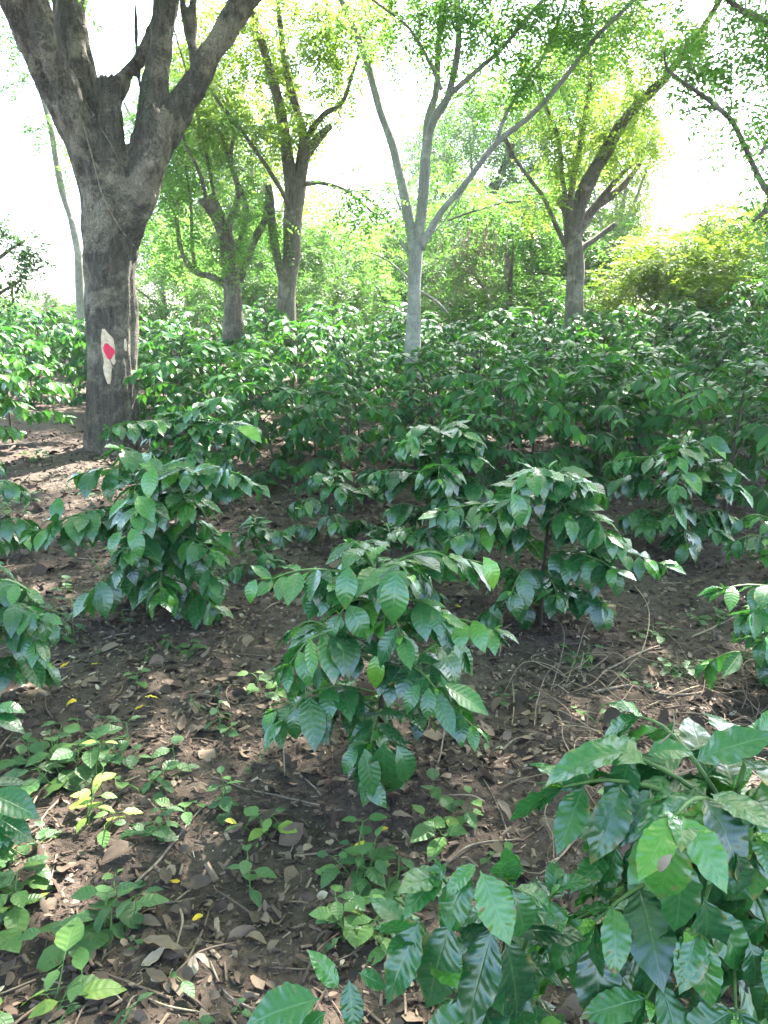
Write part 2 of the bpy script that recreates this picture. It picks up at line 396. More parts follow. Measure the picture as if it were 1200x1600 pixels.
class Tree:
    def __init__(s, name, base, bark, leafmat, seed, **kw):
        s.base = Vector(base); s.e = empty(name, base, **kw); s.rng = np.random.default_rng(seed); s.bark = bark; s.leafmat = leafmat
        s.pts = []; s.dens = 1.0; s.crown = Bag(); s.twig = Bag(); s.ntw = 0
    def loc(s, p): return Vector(p) - s.base
    def limb(s, pts, rad, name='limb', sides=10, wob=0.03, mat=None, rough=0.08):
        """pts and radii in metres, world space"""
        P0 = [s.loc(p) for p in pts]
        pp, rr = smooth_path(P0, list(rad), 5) if len(P0) > 2 else smooth_path([P0[0], (P0[0] + P0[1]) / 2, P0[1]], [rad[0], (rad[0] + rad[1]) / 2, rad[1]], 5)
        q = []
        for i, p in enumerate(pp):
            a = rr[i] * wob * 8
            q.append(p + Vector(noise.noise_vector(p * 1.7 + Vector((s.base.x, 3.1, 0)))) * a * (0 if i == 0 else 1))
            s.pts.append((q[-1], rr[i]))
        b = Bag(); b.tube(q, rr, sides, sub=1)
        V = b.V[0]
        for i, v in enumerate(V):
            r_ = rr[min(max(i // sides - 1, 0), len(rr) - 1)]
            V[i] = v + np.array(noise.noise_vector((v[0] * 6 / max(r_, .05) * .12, v[1] * 6 / max(r_, .05) * .12, v[2] * 1.5))) * r_ * rough * 2.2
        return b.build(name, mat or s.bark, s.e)
    def clump(s, c, r, n=70, leaf=0.08, L=0.32, flat=0.65, tint=(0.15, 0.85), sub=5, twigr=0.014, droop=0.3, pairs=6, wide=1.0, attach=True):
        rng = s.rng; c = s.loc(c); n = int(n * s.dens)
        if attach and s.pts:
            best = min(s.pts, key=lambda q: (q[0] - c).length + (1.5 * max(0, q[0].z - c.z)))
            a = best[0]; d = c - a
            if d.length > 0.15:
                m1 = a + d * 0.4 + Vector((0, 0, 0.12 * d.length)) + Vector(rng.normal(0, 0.05, 3)) * d.length
                tr = min(twigr * (0.6 + 0.5 * d.length), best[1] * 0.7)
                path = [a, m1, c]
                s.twig.tube(path, [tr, tr * 0.7, tr * 0.35], 5, sub=4)
                s.pts.append((m1, tr * 0.7)); s.pts.append((a + d * 0.75, tr * 0.5)); s.pts.append((c, tr * 0.4))
                orig = [a + d * 0.6, a + d * 0.8, c]
            else: orig = [c]
        else: orig = [c]
        O, D = [], []
        for k in range(sub):
            v = rng.normal(0, 1, 3); v /= np.linalg.norm(v); v[2] *= flat
            e = np.array(c) + v * r * rng.uniform(0.6, 1.0)
            o = np.array(orig[k % len(orig)])
            md = (o + e) / 2 + np.array([0, 0, 0.1 * r]) + rng.normal(0, 0.05 * r, 3)
            s.twig.tube([Vector(o), Vector(md), Vector(e)], [twigr * 0.35, twigr * 0.25, twigr * 0.12], 4, sub=3)
            for j in range(max(1, int(n * 0.6 / sub))):
                f = rng.uniform(0.25, 1.0)
                p = o * (1 - f) ** 2 + md * 2 * f * (1 - f) + e * f * f
                dd = (e - o) * 0.5 / (np.linalg.norm(e - o) + 1e-6) + rng.normal(0, 0.6, 3); dd[2] -= droop * 0.5
                O.append(p + rng.normal(0, 0.05 * r, 3)); D.append(dd)
        for j in range(int(n * 0.4)):
            v = rng.normal(0, 1, 3); v /= np.linalg.norm(v); v[2] *= flat
            p = np.array(c) + v * r * rng.uniform(0.3, 1.0) ** 0.6
            dd = v + rng.normal(0, 0.4, 3); dd[2] -= droop
            O.append(p); D.append(dd)
        sprays(s.crown, O, D, L, leaf, rng, pairs, tint, wide)
    def done(s):
        if s.crown.n:
            nq = sum(len(q) for q in s.crown.Q)
            if s.twig.n: s.crown.add(np.concatenate(s.twig.V), np.concatenate(s.twig.Q))
            o = s.crown.build('crown', s.leafmat, s.e); o.data.materials.append(s.bark)
            mi = np.zeros(len(o.data.polygons), np.int32); mi[nq:] = 1
            o.data.polygons.foreach_set('material_index', mi)
        return s.e

def pl(Y, *q):
    """limb path from (px, py, dY, radius px) rows at distance Y -> points, radii in metres"""
    return [P(a, b, Y + d) for a, b, d, r in q], [r / F * (Y + d) for a, b, d, r in q]

# ---- 1. the big dark trunk with the red mark
Y1 = 8.6
b1 = ground(176, Y1)
T1 = Tree('shade_tree', b1 - Vector((0, 0, 0.1)), M['bark_dark'], M['crown'], 11,
          label='massive dark shade tree with many thick limbs and a red paint dot on its trunk', cat='tree', group='shade trees over the coffee')
big = [
    pl(Y1, (178, 725, 0, 44), (177, 660, 0, 38), (176, 560, 0, 36.5), (174, 450, 0, 36), (173, 380, 0, 38), (175, 320, 0, 44), (178, 275, 0, 42)),
    pl(Y1, (168, 330, 0, 32), (134, 225, -.1, 28), (92, 140, -.2, 27), (55, 70, -.35, 24), (20, -10, -.5, 23), (-40, -160, -.9, 20), (-120, -330, -1.6, 14), (-190, -480, -2.4, 7)),
    pl(Y1, (172, 320, -.1, 30), (135, 215, -.25, 20), (100, 130, -.4, 17), (70, 60, -.5, 16), (42, -10, -.6, 15), (0, -140, -1.2, 13), (-30, -330, -2.2, 9), (-30, -500, -3.2, 5)),
    pl(Y1, (150, 220, .35, 20), (105, 110, .5, 15), (62, 0, .7, 13), (20, -120, 1.0, 11), (-50, -280, 1.5, 6)),
    pl(Y1, (160, 270, .1, 34), (136, 170, .15, 26), (118, 80, .2, 23), (106, -10, .3, 21), (95, -150, .3, 18), (110, -330, 0, 12), (150, -480, -.5, 6)),
    pl(Y1, (178, 330, -.1, 30), (171, 220, -.2, 20), (167, 120, -.2, 17)),
    pl(Y1, (196, 340, 0, 27), (220, 260, 0, 26), (236, 180, 0, 21), (244, 110, .1, 17), (252, 50, .15, 17), (262, -20, .2, 17), (285, -160, .2, 14), (330, -330, 0, 9), (380, -480, 0, 5)),
    pl(Y1, (182, 450, .1, 20), (200, 360, .0, 23), (222, 300, -.08, 24), (238, 235, -.14, 24), (249, 172, -.16, 20)),
    pl(Y1, (218, 300, .05, 24), (256, 212, .1, 20), (300, 135, .1, 18), (340, 70, .2, 17), (392, -8, .3, 16), (480, -130, .3, 14), (580, -270, 0, 10), (700, -420, -.6, 6)),
    pl(Y1, (165, 190, .3, 12), (196, 120, .35, 10), (225, 80, .35, 9.5), (250, 30, .3, 10), (268, -20, .3, 9), (300, -120, .2, 7)),
    pl(Y1, (303, 132, .1, 8), (295, 75, .1, 5.5), (288, 30, .1, 5), (283, -30, .1, 5), (270, -160, 0, 3.5)),
    pl(Y1, (300, 90, .1, 5), (301, 40, .15, 5), (306, -30, .2, 4.5), (320, -160, .2, 3)),
    pl(Y1, (226, 180, .4, 4), (216, 110, .4, 3), (212, 40, .4, 3), (209, -40, .4, 3)),
]
lb = Bag(); samp = []
for li, (pts, rad) in enumerate(big):
    pp, rr = smooth_path([p - T1.base for p in pts], rad, 6)
    for i in range(len(pp)):
        o_ = Vector(noise.noise_vector(pp[i] * 1.3 + Vector((li * 7.0, 0, 0)))) * rr[i] * 0.22
        if i: pp[i] = pp[i] + o_
        samp.append((li, i / (len(pp) - 1), pp[i], rr[i]))
        T1.pts.append((pp[i], rr[i]))
    lb.tube(pp, rr, 14, sub=1)
me = lb.mesh('fused'); tmp = bpy.data.objects.new('fused', me); COL.objects.link(tmp)
md = tmp.modifiers.new('r', 'REMESH'); md.mode = 'VOXEL'; md.voxel_size = 0.022
ms = tmp.modifiers.new('s', 'SMOOTH'); ms.factor = 0.5; ms.iterations = 4
bpy.context.view_layer.update()
fm = bpy.data.meshes.new_from_object(tmp.evaluated_get(bpy.context.evaluated_depsgraph_get()))
bpy.data.objects.remove(tmp)
V = np.empty(len(fm.vertices) * 3, np.float32); fm.vertices.foreach_get('co', V); V = V.reshape(-1, 3)
NV = np.empty(len(fm.vertices) * 3, np.float32); fm.vertices.foreach_get('normal', NV); NV = NV.reshape(-1, 3)
stubs = [P(167, 122, Y1 - .2), P(250, 172, Y1 - .16)]
for i in range(len(V)):
    x, y, z = V[i]
    d = 0.03 * noise.noise((x * 5, y * 5, z * 1.6)) + 0.022 * noise.noise((x * 13, y * 13, z * 2.6)) + 0.012 * noise.noise((x * 30, y * 30, z * 6)); zt = z + T1.base.z
    if NV[i][2] > .5 and min((Vector(V[i].tolist()) + T1.base - q_).length for q_ in stubs) < .22: d += .07 * noise.noise((x * 22, y * 22, 3)) + .03 * noise.noise((x * 60, y * 60, 1))
    V[i] += NV[i] * d
fq = [tuple(p.vertices) for p in fm.polygons]
fq = np.array([q if len(q) == 4 else (q + (q[-1],))[:4] for q in fq])
# which limb does each face belong to (the trunk keeps everything below the crotch)
SP = np.array([tuple(s_[2]) for s_ in samp]); SL = np.array([s_[0] for s_ in samp]); SF = np.array([s_[1] for s_ in samp]); SR = np.array([s_[3] for s_ in samp])
FC = V[fq].mean(axis=1); own = np.zeros(len(fq), int)
for i0 in range(0, len(FC), 4000):
    dd = np.linalg.norm(FC[i0:i0 + 4000, None] - SP[None], axis=2) / (SR[None] + 0.02)
    kb = dd.argmin(axis=1); own[i0:i0 + 4000] = np.where(SF[kb] > (0.22 if True else 0), SL[kb], 0)
own[FC[:, 2] < (P(176, 330, Y1) - T1.base).z] = 0
for li in range(len(big)):
    sel = fq[own == li]
    if len(sel) == 0: continue
    u, inv = np.unique(sel.ravel(), return_inverse=True)
    b = Bag(); b.add(V[u], inv.reshape(-1, 4))
    nm = 'trunk' if li == 0 else ('broken_stub' if li in (5, 7) else 'limb')
    b.build(nm, M['bark_dark'], T1.e)
# paint blaze: bark peeled away and a red dot, laid onto the trunk's surface
bvh = BVHTree.FromPolygons([Vector(v) + T1.base for v in V], [tuple(q) for q in fq])
def on_trunk(px, py, off):
    p = P(px, py, Y1); o = camo.location; d = (p - o).normalized()
    hit, nn, _i, _d = bvh.ray_cast(o, d)
    if hit is None: hit = p
    return hit + Vector((0, -1, 0)) * off - T1.base
def patch(name, rows, off, mat, parent, cols=6, label=None):
    """rows: (py, left px, right px) outline; a thin skin with raised edge hugging the bark"""
    ys = np.array([r[0] for r in rows], float); nr = 34
    yy = np.linspace(ys[0], ys[-1], nr); xl = np.interp(yy, ys, [r[1] for r in rows]); xr = np.interp(yy, ys, [r[2] for r in rows])
    b = Bag(); V_ = []
    for i in range(nr):
        for j in range(cols + 1):
            f = j / cols
            jig = 2.2 * noise.noise((yy[i] * .45, j * 3.0, off * 900)) if j in (0, cols) else 0
            edge = off if 0 < j < cols and 0 < i < nr - 1 else off - 0.02
            V_.append(tuple(on_trunk(xl[i] + (xr[i] - xl[i]) * f + jig, yy[i], edge)))
    Q = [(i * (cols + 1) + j, i * (cols + 1) + j + 1, (i + 1) * (cols + 1) + j + 1, (i + 1) * (cols + 1) + j) for i in range(nr - 1) for j in range(cols)]
    b.add(V_, Q); o = b.build(name, mat, parent)
    if label: o['label'] = label
    return o
bz = patch('peeled_patch', [(512, 160, 163), (520, 158, 169), (528, 156, 178), (545, 157, 181), (558, 160, 181), (566, 161, 182), (575, 160, 176), (585, 162, 175), (595, 166, 174), (602, 169, 173)], 0.006, M['peeled'], T1.e, 12, label='long pale patch where the bark is peeled off')
patch('paint_dot', [(536, 164, 168), (540, 161.5, 173), (544, 160, 179), (549, 160.5, 181), (553, 163, 180.5), (557, 165, 177), (562, 170.5, 174)], 0.011, M['red'], bz, 10, label='red painted dot')
patch('bark_crack', [(536, 168.5, 170.5), (548, 169, 171), (560, 170, 172.5), (567, 173, 176.5), (574, 176, 179)], 0.016, M['bark_dark'], bz, 2)
patch('peeled_patch', [(529, 194, 197), (536, 193, 199), (544, 192.5, 199), (549, 196, 198)], 0.005, M['peeled'], T1.e, 6, label='small pale patch right of the red dot')
vb = Bag(); vb.tube([on_trunk(a, b_, 0.03) for a, b_ in ((132, 196), (140, 225), (150, 262), (160, 300), (176, 335), (192, 362), (212, 386))], 0.009, 6); vb.build('climbing_vine', M['stick'], T1.e)
vb = Bag(); vb.tube([on_trunk(a, b_, 0.025) for a, b_ in ((158, 200), (172, 222), (186, 250), (198, 280))], 0.005, 5); vb.build('climbing_vine', M['stick'], T1.e)
for px, py, d, r in ((40, -150, -.5, 1.0), (130, -200, .5, 1.1), (-60, -160, 0, 1.2), (260, -180, .5, 1.0)):
    T1.clump(P(px, py, Y1 + d), r, 60)

# ---- 2. slender grey forked tree
Y2 = 10.8
T2 = Tree('shade_tree', ground(645, Y2) - Vector((0, 0, .05)), M['bark_grey'], M['crown'], 12,
          label='slender pale grey tree forking low into three thin limbs behind the packed coffee rows', cat='tree', group='shade trees over the coffee')
T2.dens = 1.4
T2.limb(*pl(Y2, (644, 600, 0, 13), (645, 530, 0, 11.5), (647, 450, 0, 10.5), (649, 385, 0, 11)), name='trunk', wob=.008)
for q in [
    [(647, 392, 0, 8), (634, 320, 0, 7.5), (616, 235, .1, 6.5), (592, 170, .2, 5.5), (568, 80, .3, 5), (530, -10, .4, 4.5), (480, -150, .3, 3.5), (420, -330, 0, 2.5)],
    [(650, 390, 0, 8.5), (660, 320, -.05, 8), (665, 240, -.1, 7.5), (676, 190, -.1, 6.5), (700, 150, -.15, 5.5), (716, 70, -.2, 4.5), (715, -20, -.2, 4), (740, -200, -.6, 3)],
    [(666, 240, -.1, 6.5), (668, 190, 0, 6), (682, 140, .1, 5), (686, 60, .2, 4), (700, -60, .2, 3)],
    [(656, 388, 0, 6.5), (690, 330, -.1, 5), (725, 290, -.2, 4.5), (775, 225, -.3, 4.2), (830, 180, -.5, 3.8), (880, 125, -.6, 3.4), (925, 65, -.8, 3.2), (985, 5, -1, 3), (1080, -90, -1.4, 2.2)],
    [(775, 225, -.3, 3.2), (790, 180, -.3, 2.6), (820, 130, -.35, 2.4), (850, 85, -.4, 2.2), (878, 20, -.4, 2), (900, -60, -.5, 1.6)],
    [(700, 150, -.15, 4), (745, 110, -.3, 3.4), (785, 75, -.5, 3), (835, 15, -.7, 2.6), (900, -60, -1, 2)],
    [(690, 140, -.15, 2.6), (670, 95, -.3, 2.2), (640, 45, -.4, 2), (596, 10, -.6, 1.8), (540, -30, -.8, 1.5)],
    [(640, 400, 0, 2.5), (615, 360, -.2, 2), (590, 325, -.4, 1.8), (560, 300, -.5, 1.2), (535, 296, -.6, .8)],
    [(641, 440, 0, 2.2), (610, 410, .2, 1.6), (580, 395, .3, 1.2)],
    [(662, 370, 0, 1.8), (690, 350, .2, 1.2), (730, 290, .3, 1)],
    [(648, 450, 0, 2.4), (680, 470, .3, 2), (700, 490, .5, 1.6)],
]: T2.limb(*pl(Y2, *q), sides=8, wob=.02)
for px, py, d, r, n in ((560, 20, .3, .55, 50), (620, 30, -.2, .55, 60), (680, 50, 0, .6, 60), (745, 35, -.3, .65, 70), (800, 50, -.4, .65, 80), (860, 40, -.5, .6, 80), (905, 20, -.7, .55, 60), (735, 150, -.2, .35, 30),
                       (800, 115, -.4, .4, 36), (600, 90, .2, .35, 26), (780, 0, -.5, .6, 60), (850, 120, -.4, .4, 30), (562, 345, -.4, .3, 30), (585, 310, -.4, .28, 28), (545, 295, -.5, .25, 18), (700, 0, -.2, .6, 50), (940, 60, -.8, .5, 46), (660, 110, 0, .3, 16),
                       (985, 20, -1, .5, 46), (590, 400, .2, .3, 26), (690, 250, .3, .3, 14)):
    T2.clump(P(px, py, Y2 + d), r, n, leaf=.075, twigr=.011)

# ---- 3. brown tree behind, pollarded top
Y3 = 13.5
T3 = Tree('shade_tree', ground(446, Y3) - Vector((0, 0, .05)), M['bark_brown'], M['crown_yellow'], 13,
          label='brown shaggy-barked tree with a swollen lopped top, left of the slender grey tree', cat='tree', group='shade trees over the coffee')
T3.dens = 1.8
T3.limb(*pl(Y3, (443, 540, 0, 18), (446, 480, 0, 15), (455, 400, 0, 13), (459, 330, 0, 13), (463, 282, 0, 15.5)), name='trunk', wob=.015)
for q in [
    [(458, 300, 0, 12), (448, 235, 0, 9), (438, 170, .1, 7.5), (420, 100, .1, 6.5), (398, 30, .2, 6), (370, -80, .2, 5), (330, -220, 0, 3)],
    [(464, 295, 0, 11), (472, 245, 0, 8), (470, 190, .1, 6), (452, 130, .1, 5), (440, 60, .2, 4), (430, -40, .2, 3)],
    [(468, 285, 0, 9), (478, 240, -.1, 8), (500, 212, -.2, 6.5), (518, 196, -.3, 4)],
    [(478, 215, 0, 5), (505, 180, -.2, 4), (535, 160, -.3, 3.2), (552, 110, -.4, 2.6), (575, 40, -.5, 2)],
    [(444, 450, 0, 7), (430, 390, -.1, 6.5), (424, 330, -.2, 6.5), (418, 290, -.2, 5.5)],
    [(462, 350, 0, 4), (440, 300, -.3, 3.5), (400, 235, -.5, 3), (350, 170, -.7, 2.8), (320, 130, -.9, 2)],
    [(468, 290, 0, 4), (500, 285, -.2, 3), (545, 300, -.4, 2.5), (590, 340, -.5, 2)],
]: T3.limb(*pl(Y3, *q), sides=8, wob=.025, rough=.12)
for px, py, d, r, n in ((420, 60, 0, .75, 70), (480, 100, .2, .6, 55), (515, 40, 0, .7, 65), (440, 165, .2, .55, 50), (500, 185, -.2, .4, 34), (540, 130, -.3, .45, 40), (395, 130, .2, .6, 55), (375, 60, .2, .75, 65), (465, 20, .3, .75, 60), (345, 30, .2, .8, 65),
                       (330, 140, -.8, .6, 60), (310, 70, 0, .7, 55), (470, 215, -.1, .3, 26), (585, 30, -.4, .6, 40), (410, 210, -.3, .45, 40), (300, 190, -.7, .5, 40), (540, 60, 0, .5, 40), (560, 15, -.2, .55, 40), (510, 80, -.2, .45, 34), (360, 200, -.5, .4, 30), (490, -10, 0, .6, 40), (290, 120, .2, .55, 40)):
    T3.clump(P(px, py, Y3 + d), r, n, leaf=.085, tint=(.2, 1.0))

# ---- 4. dark pollarded stump tree
Y4 = 12.8
T4 = Tree('shade_tree', ground(362, Y4) - Vector((0, 0, .05)), M['bark_brown'], M['crown'], 14,
          label='leaning tree with a dark lopped stub on top, just right of the big marked trunk', cat='tree', group='shade trees over the coffee')
T4.dens = 1.6
T4.limb(*pl(Y4, (366, 540, 0, 17), (364, 480, 0, 14.5), (360, 420, 0, 12.5), (353, 375, 0, 11), (340, 340, -.1, 10.5), (322, 308, -.2, 14)), name='trunk', wob=.015)
for q in [
    [(352, 375, 0, 7), (362, 340, .1, 5), (372, 300, .1, 4), (358, 250, .2, 3.5), (340, 200, .2, 3)],
    [(358, 420, 0, 5), (380, 360, .2, 4), (385, 320, .2, 3.4), (362, 260, .2, 3), (365, 210, .2, 2.5)],
    [(358, 450, 0, 5.5), (330, 432, -.1, 5), (305, 425, -.1, 4.5), (285, 395, -.2, 4), (275, 340, -.2, 3)],
    [(305, 425, -.1, 3), (300, 370, -.1, 2.5), (298, 320, -.2, 2), (290, 260, -.2, 1.6)],
    [(340, 340, -.1, 3), (330, 280, 0, 2.6), (318, 220, 0, 2.2), (305, 160, 0, 1.8)],
    [(374, 440, .2, 6), (395, 380, .4, 5.5), (415, 340, .5, 5.5), (418, 300, .5, 4)],
    [(322, 310, -.2, 3), (312, 270, -.2, 2.5), (290, 225, -.3, 2), (280, 180, -.3, 1.6)],
]: T4.limb(*pl(Y4, *q), sides=8, wob=.025, rough=.12)
for px, py, d, r, n in ((320, 205, 0, .5, 46), (298, 262, -.2, .45, 42), (268, 240, -.3, .5, 44), (285, 330, -.2, .4, 36), (335, 260, .1, .4, 34), (402, 335, .4, .35, 32), (385, 265, .3, .4, 36), (310, 385, -.1, .35, 26), (272, 405, -.2, .45, 40),
                       (245, 300, -.3, .45, 36), (430, 360, .5, .35, 30), (262, 180, -.2, .5, 40), (250, 365, -.2, .4, 30), (380, 200, .3, .4, 30), (375, 330, -.3, .4, 36), (360, 400, -.3, .35, 24)):
    T4.clump(P(px, py, Y4 + d), r, n, leaf=.08, tint=(.2, .9))

# ---- 5. dark leaning-limb tree on the right
Y5 = 14.5
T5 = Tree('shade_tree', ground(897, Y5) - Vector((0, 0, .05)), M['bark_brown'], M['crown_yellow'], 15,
          label='gnarled tree with one thick dark limb leaning right and yellow green leaves', cat='tree', group='shade trees over the coffee')
T5.dens = 1.9
T5.limb(*pl(Y5, (896, 560, 0, 18), (898, 480, 0, 15), (899, 410, 0, 13.5), (894, 350, 0, 13), (889, 316, 0, 13)), name='trunk', wob=.015)
for q in [
    [(896, 360, 0, 11), (908, 310, -.1, 11), (925, 275, -.2, 10.5), (945, 240, -.3, 9), (965, 205, -.3, 8), (992, 170, -.4, 7), (1020, 140, -.5, 7), (1042, 118, -.6, 6), (1100, 40, -1, 4), (1160, -60, -1.4, 3)],
    [(902, 370, 0, 8), (925, 330, .1, 7), (950, 310, .1, 6), (975, 290, .1, 5), (1000, 255, .2, 3)],
    [(905, 390, 0, 5), (935, 370, .1, 4), (962, 350, .1, 4)],
    [(888, 330, 0, 6), (898, 270, .2, 4.5), (912, 200, .3, 4), (922, 120, .3, 4), (915, 40, .3, 3.5), (905, -60, .3, 3)],
    [(885, 320, 0, 4), (878, 270, -.2, 3.5), (872, 215, -.2, 3), (850, 160, -.3, 2.6), (838, 115, -.3, 2)],
    [(884, 385, 0, 4), (868, 350, -.2, 3.4), (850, 310, -.3, 3), (820, 270, -.4, 2.6), (800, 240, -.5, 2.4)],
    [(884, 320, 0, 9), (876, 312, -.05, 8)],
    [(800, 245, -.5, 5), (795, 228, -.5, 4.5), (787, 215, -.5, 3.5)],
    [(925, 330, .1, 5), (960, 285, 0, 4), (985, 260, 0, 2.5)],
]: T5.limb(*pl(Y5, *q), sides=8, wob=.025, rough=.12)
for px, py, d, r, n in ((880, 185, .2, .5, 46), (905, 228, .2, .5, 46), (935, 120, .2, .6, 50), (862, 232, -.1, .45, 36), (958, 205, -.2, .5, 44), (1000, 165, -.4, .5, 42), (985, 65, -.3, .7, 60), (1045, 85, -.6, .6, 50), (832, 325, -.3, .4, 26), (925, 50, .3, .7, 60), (868, 115, -.2, .55, 44),
                       (960, 240, -.3, .35, 30), (1020, 215, -.2, .4, 24), (840, 180, -.3, .45, 30), (1075, 40, -.9, .6, 46), (905, 275, .3, .3, 22), (870, 280, -.2, .3, 20), (1000, 20, -.6, .7, 50)):
    T5.clump(P(px, py, Y5 + d), r, n, leaf=.085, tint=(.2, 1.0))

# ---- 6. tree at the right margin with an arching bough and hanging dark leaves
Y6 = 9.0
T6 = Tree('shade_tree', ground(1330, Y6) - Vector((0, 0, .05)), M['bark_brown'], M['crown'], 16,
          label='tree at the right margin reaching in with a thin arching bough and dark leaves', cat='tree', group='shade trees over the coffee')
T6.dens = 1.0
T6.limb(*pl(Y6, (1330, 720, 0, 22), (1325, 600, 0, 18), (1315, 480, 0, 16), (1300, 380, 0, 15), (1290, 280, 0, 13), (1290, 100, 0, 11), (1300, -100, 0, 9), (1280, -300, 0, 5)), name='trunk', wob=.015)
for q in [
    [(1300, 390, 0, 8), (1250, 345, -.2, 7), (1205, 305, -.3, 5), (1185, 275, -.3, 4), (1160, 220, -.4, 3.6), (1140, 185, -.5, 3.4), (1105, 155, -.5, 3), (1070, 130, -.6, 2.5), (1043, 108, -.6, 2), (1038, 80, -.7, 1.4)],
    [(1155, 205, -.4, 2.4), (1128, 175, -.2, 2), (1095, 168, -.1, 1.6), (1060, 180, 0, 1.2)],
    [(1295, 300, 0, 6), (1240, 250, -1, 5), (1200, 230, -1.6, 3.6), (1188, 240, -1.8, 2)],
    [(1298, 380, 0, 6), (1240, 340, -1, 5), (1200, 330, -1.4, 4), (1178, 345, -1.6, 2.4)],
    [(1292, 150, 0, 6), (1230, 60, -.3, 5), (1150, 10, -.6, 4), (1080, -60, -1, 3)],
]: T6.limb(*pl(Y6, *q), sides=8, wob=.02)
for px, py, d, r, n in ((1085, 105, -.6, .4, 34), (1130, 80, -.4, .5, 46), (1160, 160, -.3, .45, 40), (1192, 205, -.3, .3, 24), (1150, 235, -.3, .2, 8), (1110, 50, -.6, .45, 34), (1185, 110, -.3, .55, 56), (1200, 60, -.3, .5, 46), (1060, 160, -.3, .25, 14),
                       (1120, 180, -.2, .3, 16), (1195, 20, -.4, .5, 40), (1170, -20, -.5, .6, 46)):
    T6.clump(P(px, py, Y6 + d), r, n, leaf=.075)
for px, py, d, r, n in ((1206, 300, -1.6, .2, 26), (1208, 245, -1.6, .18, 20), (1212, 360, -1.5, .2, 26), (1214, 410, -1.4, .18, 18), (1212, 190, -1.6, .2, 20)):
    T6.clump(P(px, py, Y6 + d), r, n, leaf=.09, L=.26, tint=(0, .15), droop=1.2, pairs=4, flat=1.3, wide=.7)

# ---- 7. pale leaning trunk far left behind the big tree
Y7 = 15.5
T7 = Tree('shade_tree', ground(128, Y7), M['bark_grey'], M['crown'], 17, label='thin pale leaning trunk in the white sky gap left of the big tree', cat='tree', group='shade trees over the coffee')
T7.dens = 1.2
T7.limb(*pl(Y7, (132, 560, 0, 8), (126, 460, 0, 7), (122, 395, 0, 6), (110, 340, 0, 4.5)), name='trunk', wob=.02)
for q in [[(112, 350, 0, 4), (97, 300, 0, 5), (90, 260, 0, 5), (78, 200, 0, 3.5), (60, 120, .2, 4), (40, 20, .3, 3), (20, -100, .3, 2)],
          [(126, 440, 0, 4), (132, 400, .1, 3), (134, 380, .1, 2)]]: T7.limb(*pl(Y7, *q), sides=8, wob=.03, rough=.15)
for px, py, r, n in ((95, 230, .22, 16), (70, 205, .25, 18), (105, 270, .2, 14), (62, 190, .2, 12), (30, 60, .7, 50), (120, 30, .6, 40), (80, 100, .4, 20), (10, 130, .4, 24)):
    T7.clump(P(px, py, Y7), r, n, leaf=.09)

# ---- 8. leafy tree at the left margin
Y8 = 11.5
T8 = Tree('leafy_tree', ground(-70, Y8), M['bark_brown'], M['crown_dark'], 18, label='dark leafy small tree standing in at the left margin above the sun-tinted shrub', cat='tree')
T8.dens = 1.3
T8.limb(*pl(Y8, (-70, 640, 0, 10), (-66, 520, 0, 8), (-50, 420, 0, 6), (-30, 380, 0, 4)), name='trunk', wob=.02)
for q in [[(-60, 470, 0, 5), (-20, 420, 0, 3.5), (15, 390, 0, 2.5), (40, 375, 0, 1.5)], [(-62, 500, 0, 4), (-20, 470, 0, 3), (30, 440, 0, 1.6)]]: T8.limb(*pl(Y8, *q), sides=7, wob=.03)
for px, py, r, n in ((0, 365, .3, 40), (35, 385, .25, 36), (-10, 410, .35, 44), (15, 430, .3, 30), (45, 410, .18, 18), (-40, 360, .4, 46), (60, 400, .15, 10), (10, 465, .25, 16)):
    T8.clump(P(px, py, Y8), r, n, leaf=.085, pairs=4, L=.26, tint=(.1, .7))
for t in (T2, T3, T4, T5, T6, T7, T8): pass

# ---- high canopy of the same trees, above the frame, with gaps shaped to let sun reach chosen spots
gaps = [(ground(20, 8.8), 2.3), (ground(60, 8.0), 1.0), (ground(505, 2.15), .22), (ground(1075, 2.85), .35), (ground(60, 12), 1.6), (ground(1130, 17), 3.0), (ground(1000, 19), 2.5), (ground(900, 16), 1.2), (ground(560, 18), 2.0), (ground(300, 17), 1.6), (ground(760, 19), 2.0),
        (ground(260, 8), .35), (ground(850, 9), .4), (ground(500, 10), .5)]
rng = np.random.default_rng(5)
hosts = [T1, T2, T3, T4, T5, T6, T7]
cnt = 0
for k in range(2400):
    x, y = rng.uniform(-13, 16), rng.uniform(-3.5, 21)
    z = rng.uniform(0, 4) + max(7.2, CZ + y * math.tan(R(22.5)) + 1.35)
    if y > 0 and (z - CZ) < y * math.tan(R(22.5)) + 1.3: continue
    bad = False
    for g, gr in gaps:
        q = g + SUN * ((z - g.z) / SUN.z)
        if math.hypot(q.x - x, q.y - y) < gr + .85: bad = True; break
    if bad: continue
    if y > 12.5 and rng.uniform() < .25: continue
    t = min(hosts, key=lambda t: (t.base.x - x) ** 2 + (t.base.y - y) ** 2)
    t.clump((x, y, z), rng.uniform(.9, 1.4), 42, leaf=.17, L=.5, pairs=4, sub=4, twigr=.022, wide=1.3)
    cnt += 1
    if cnt > 640: break
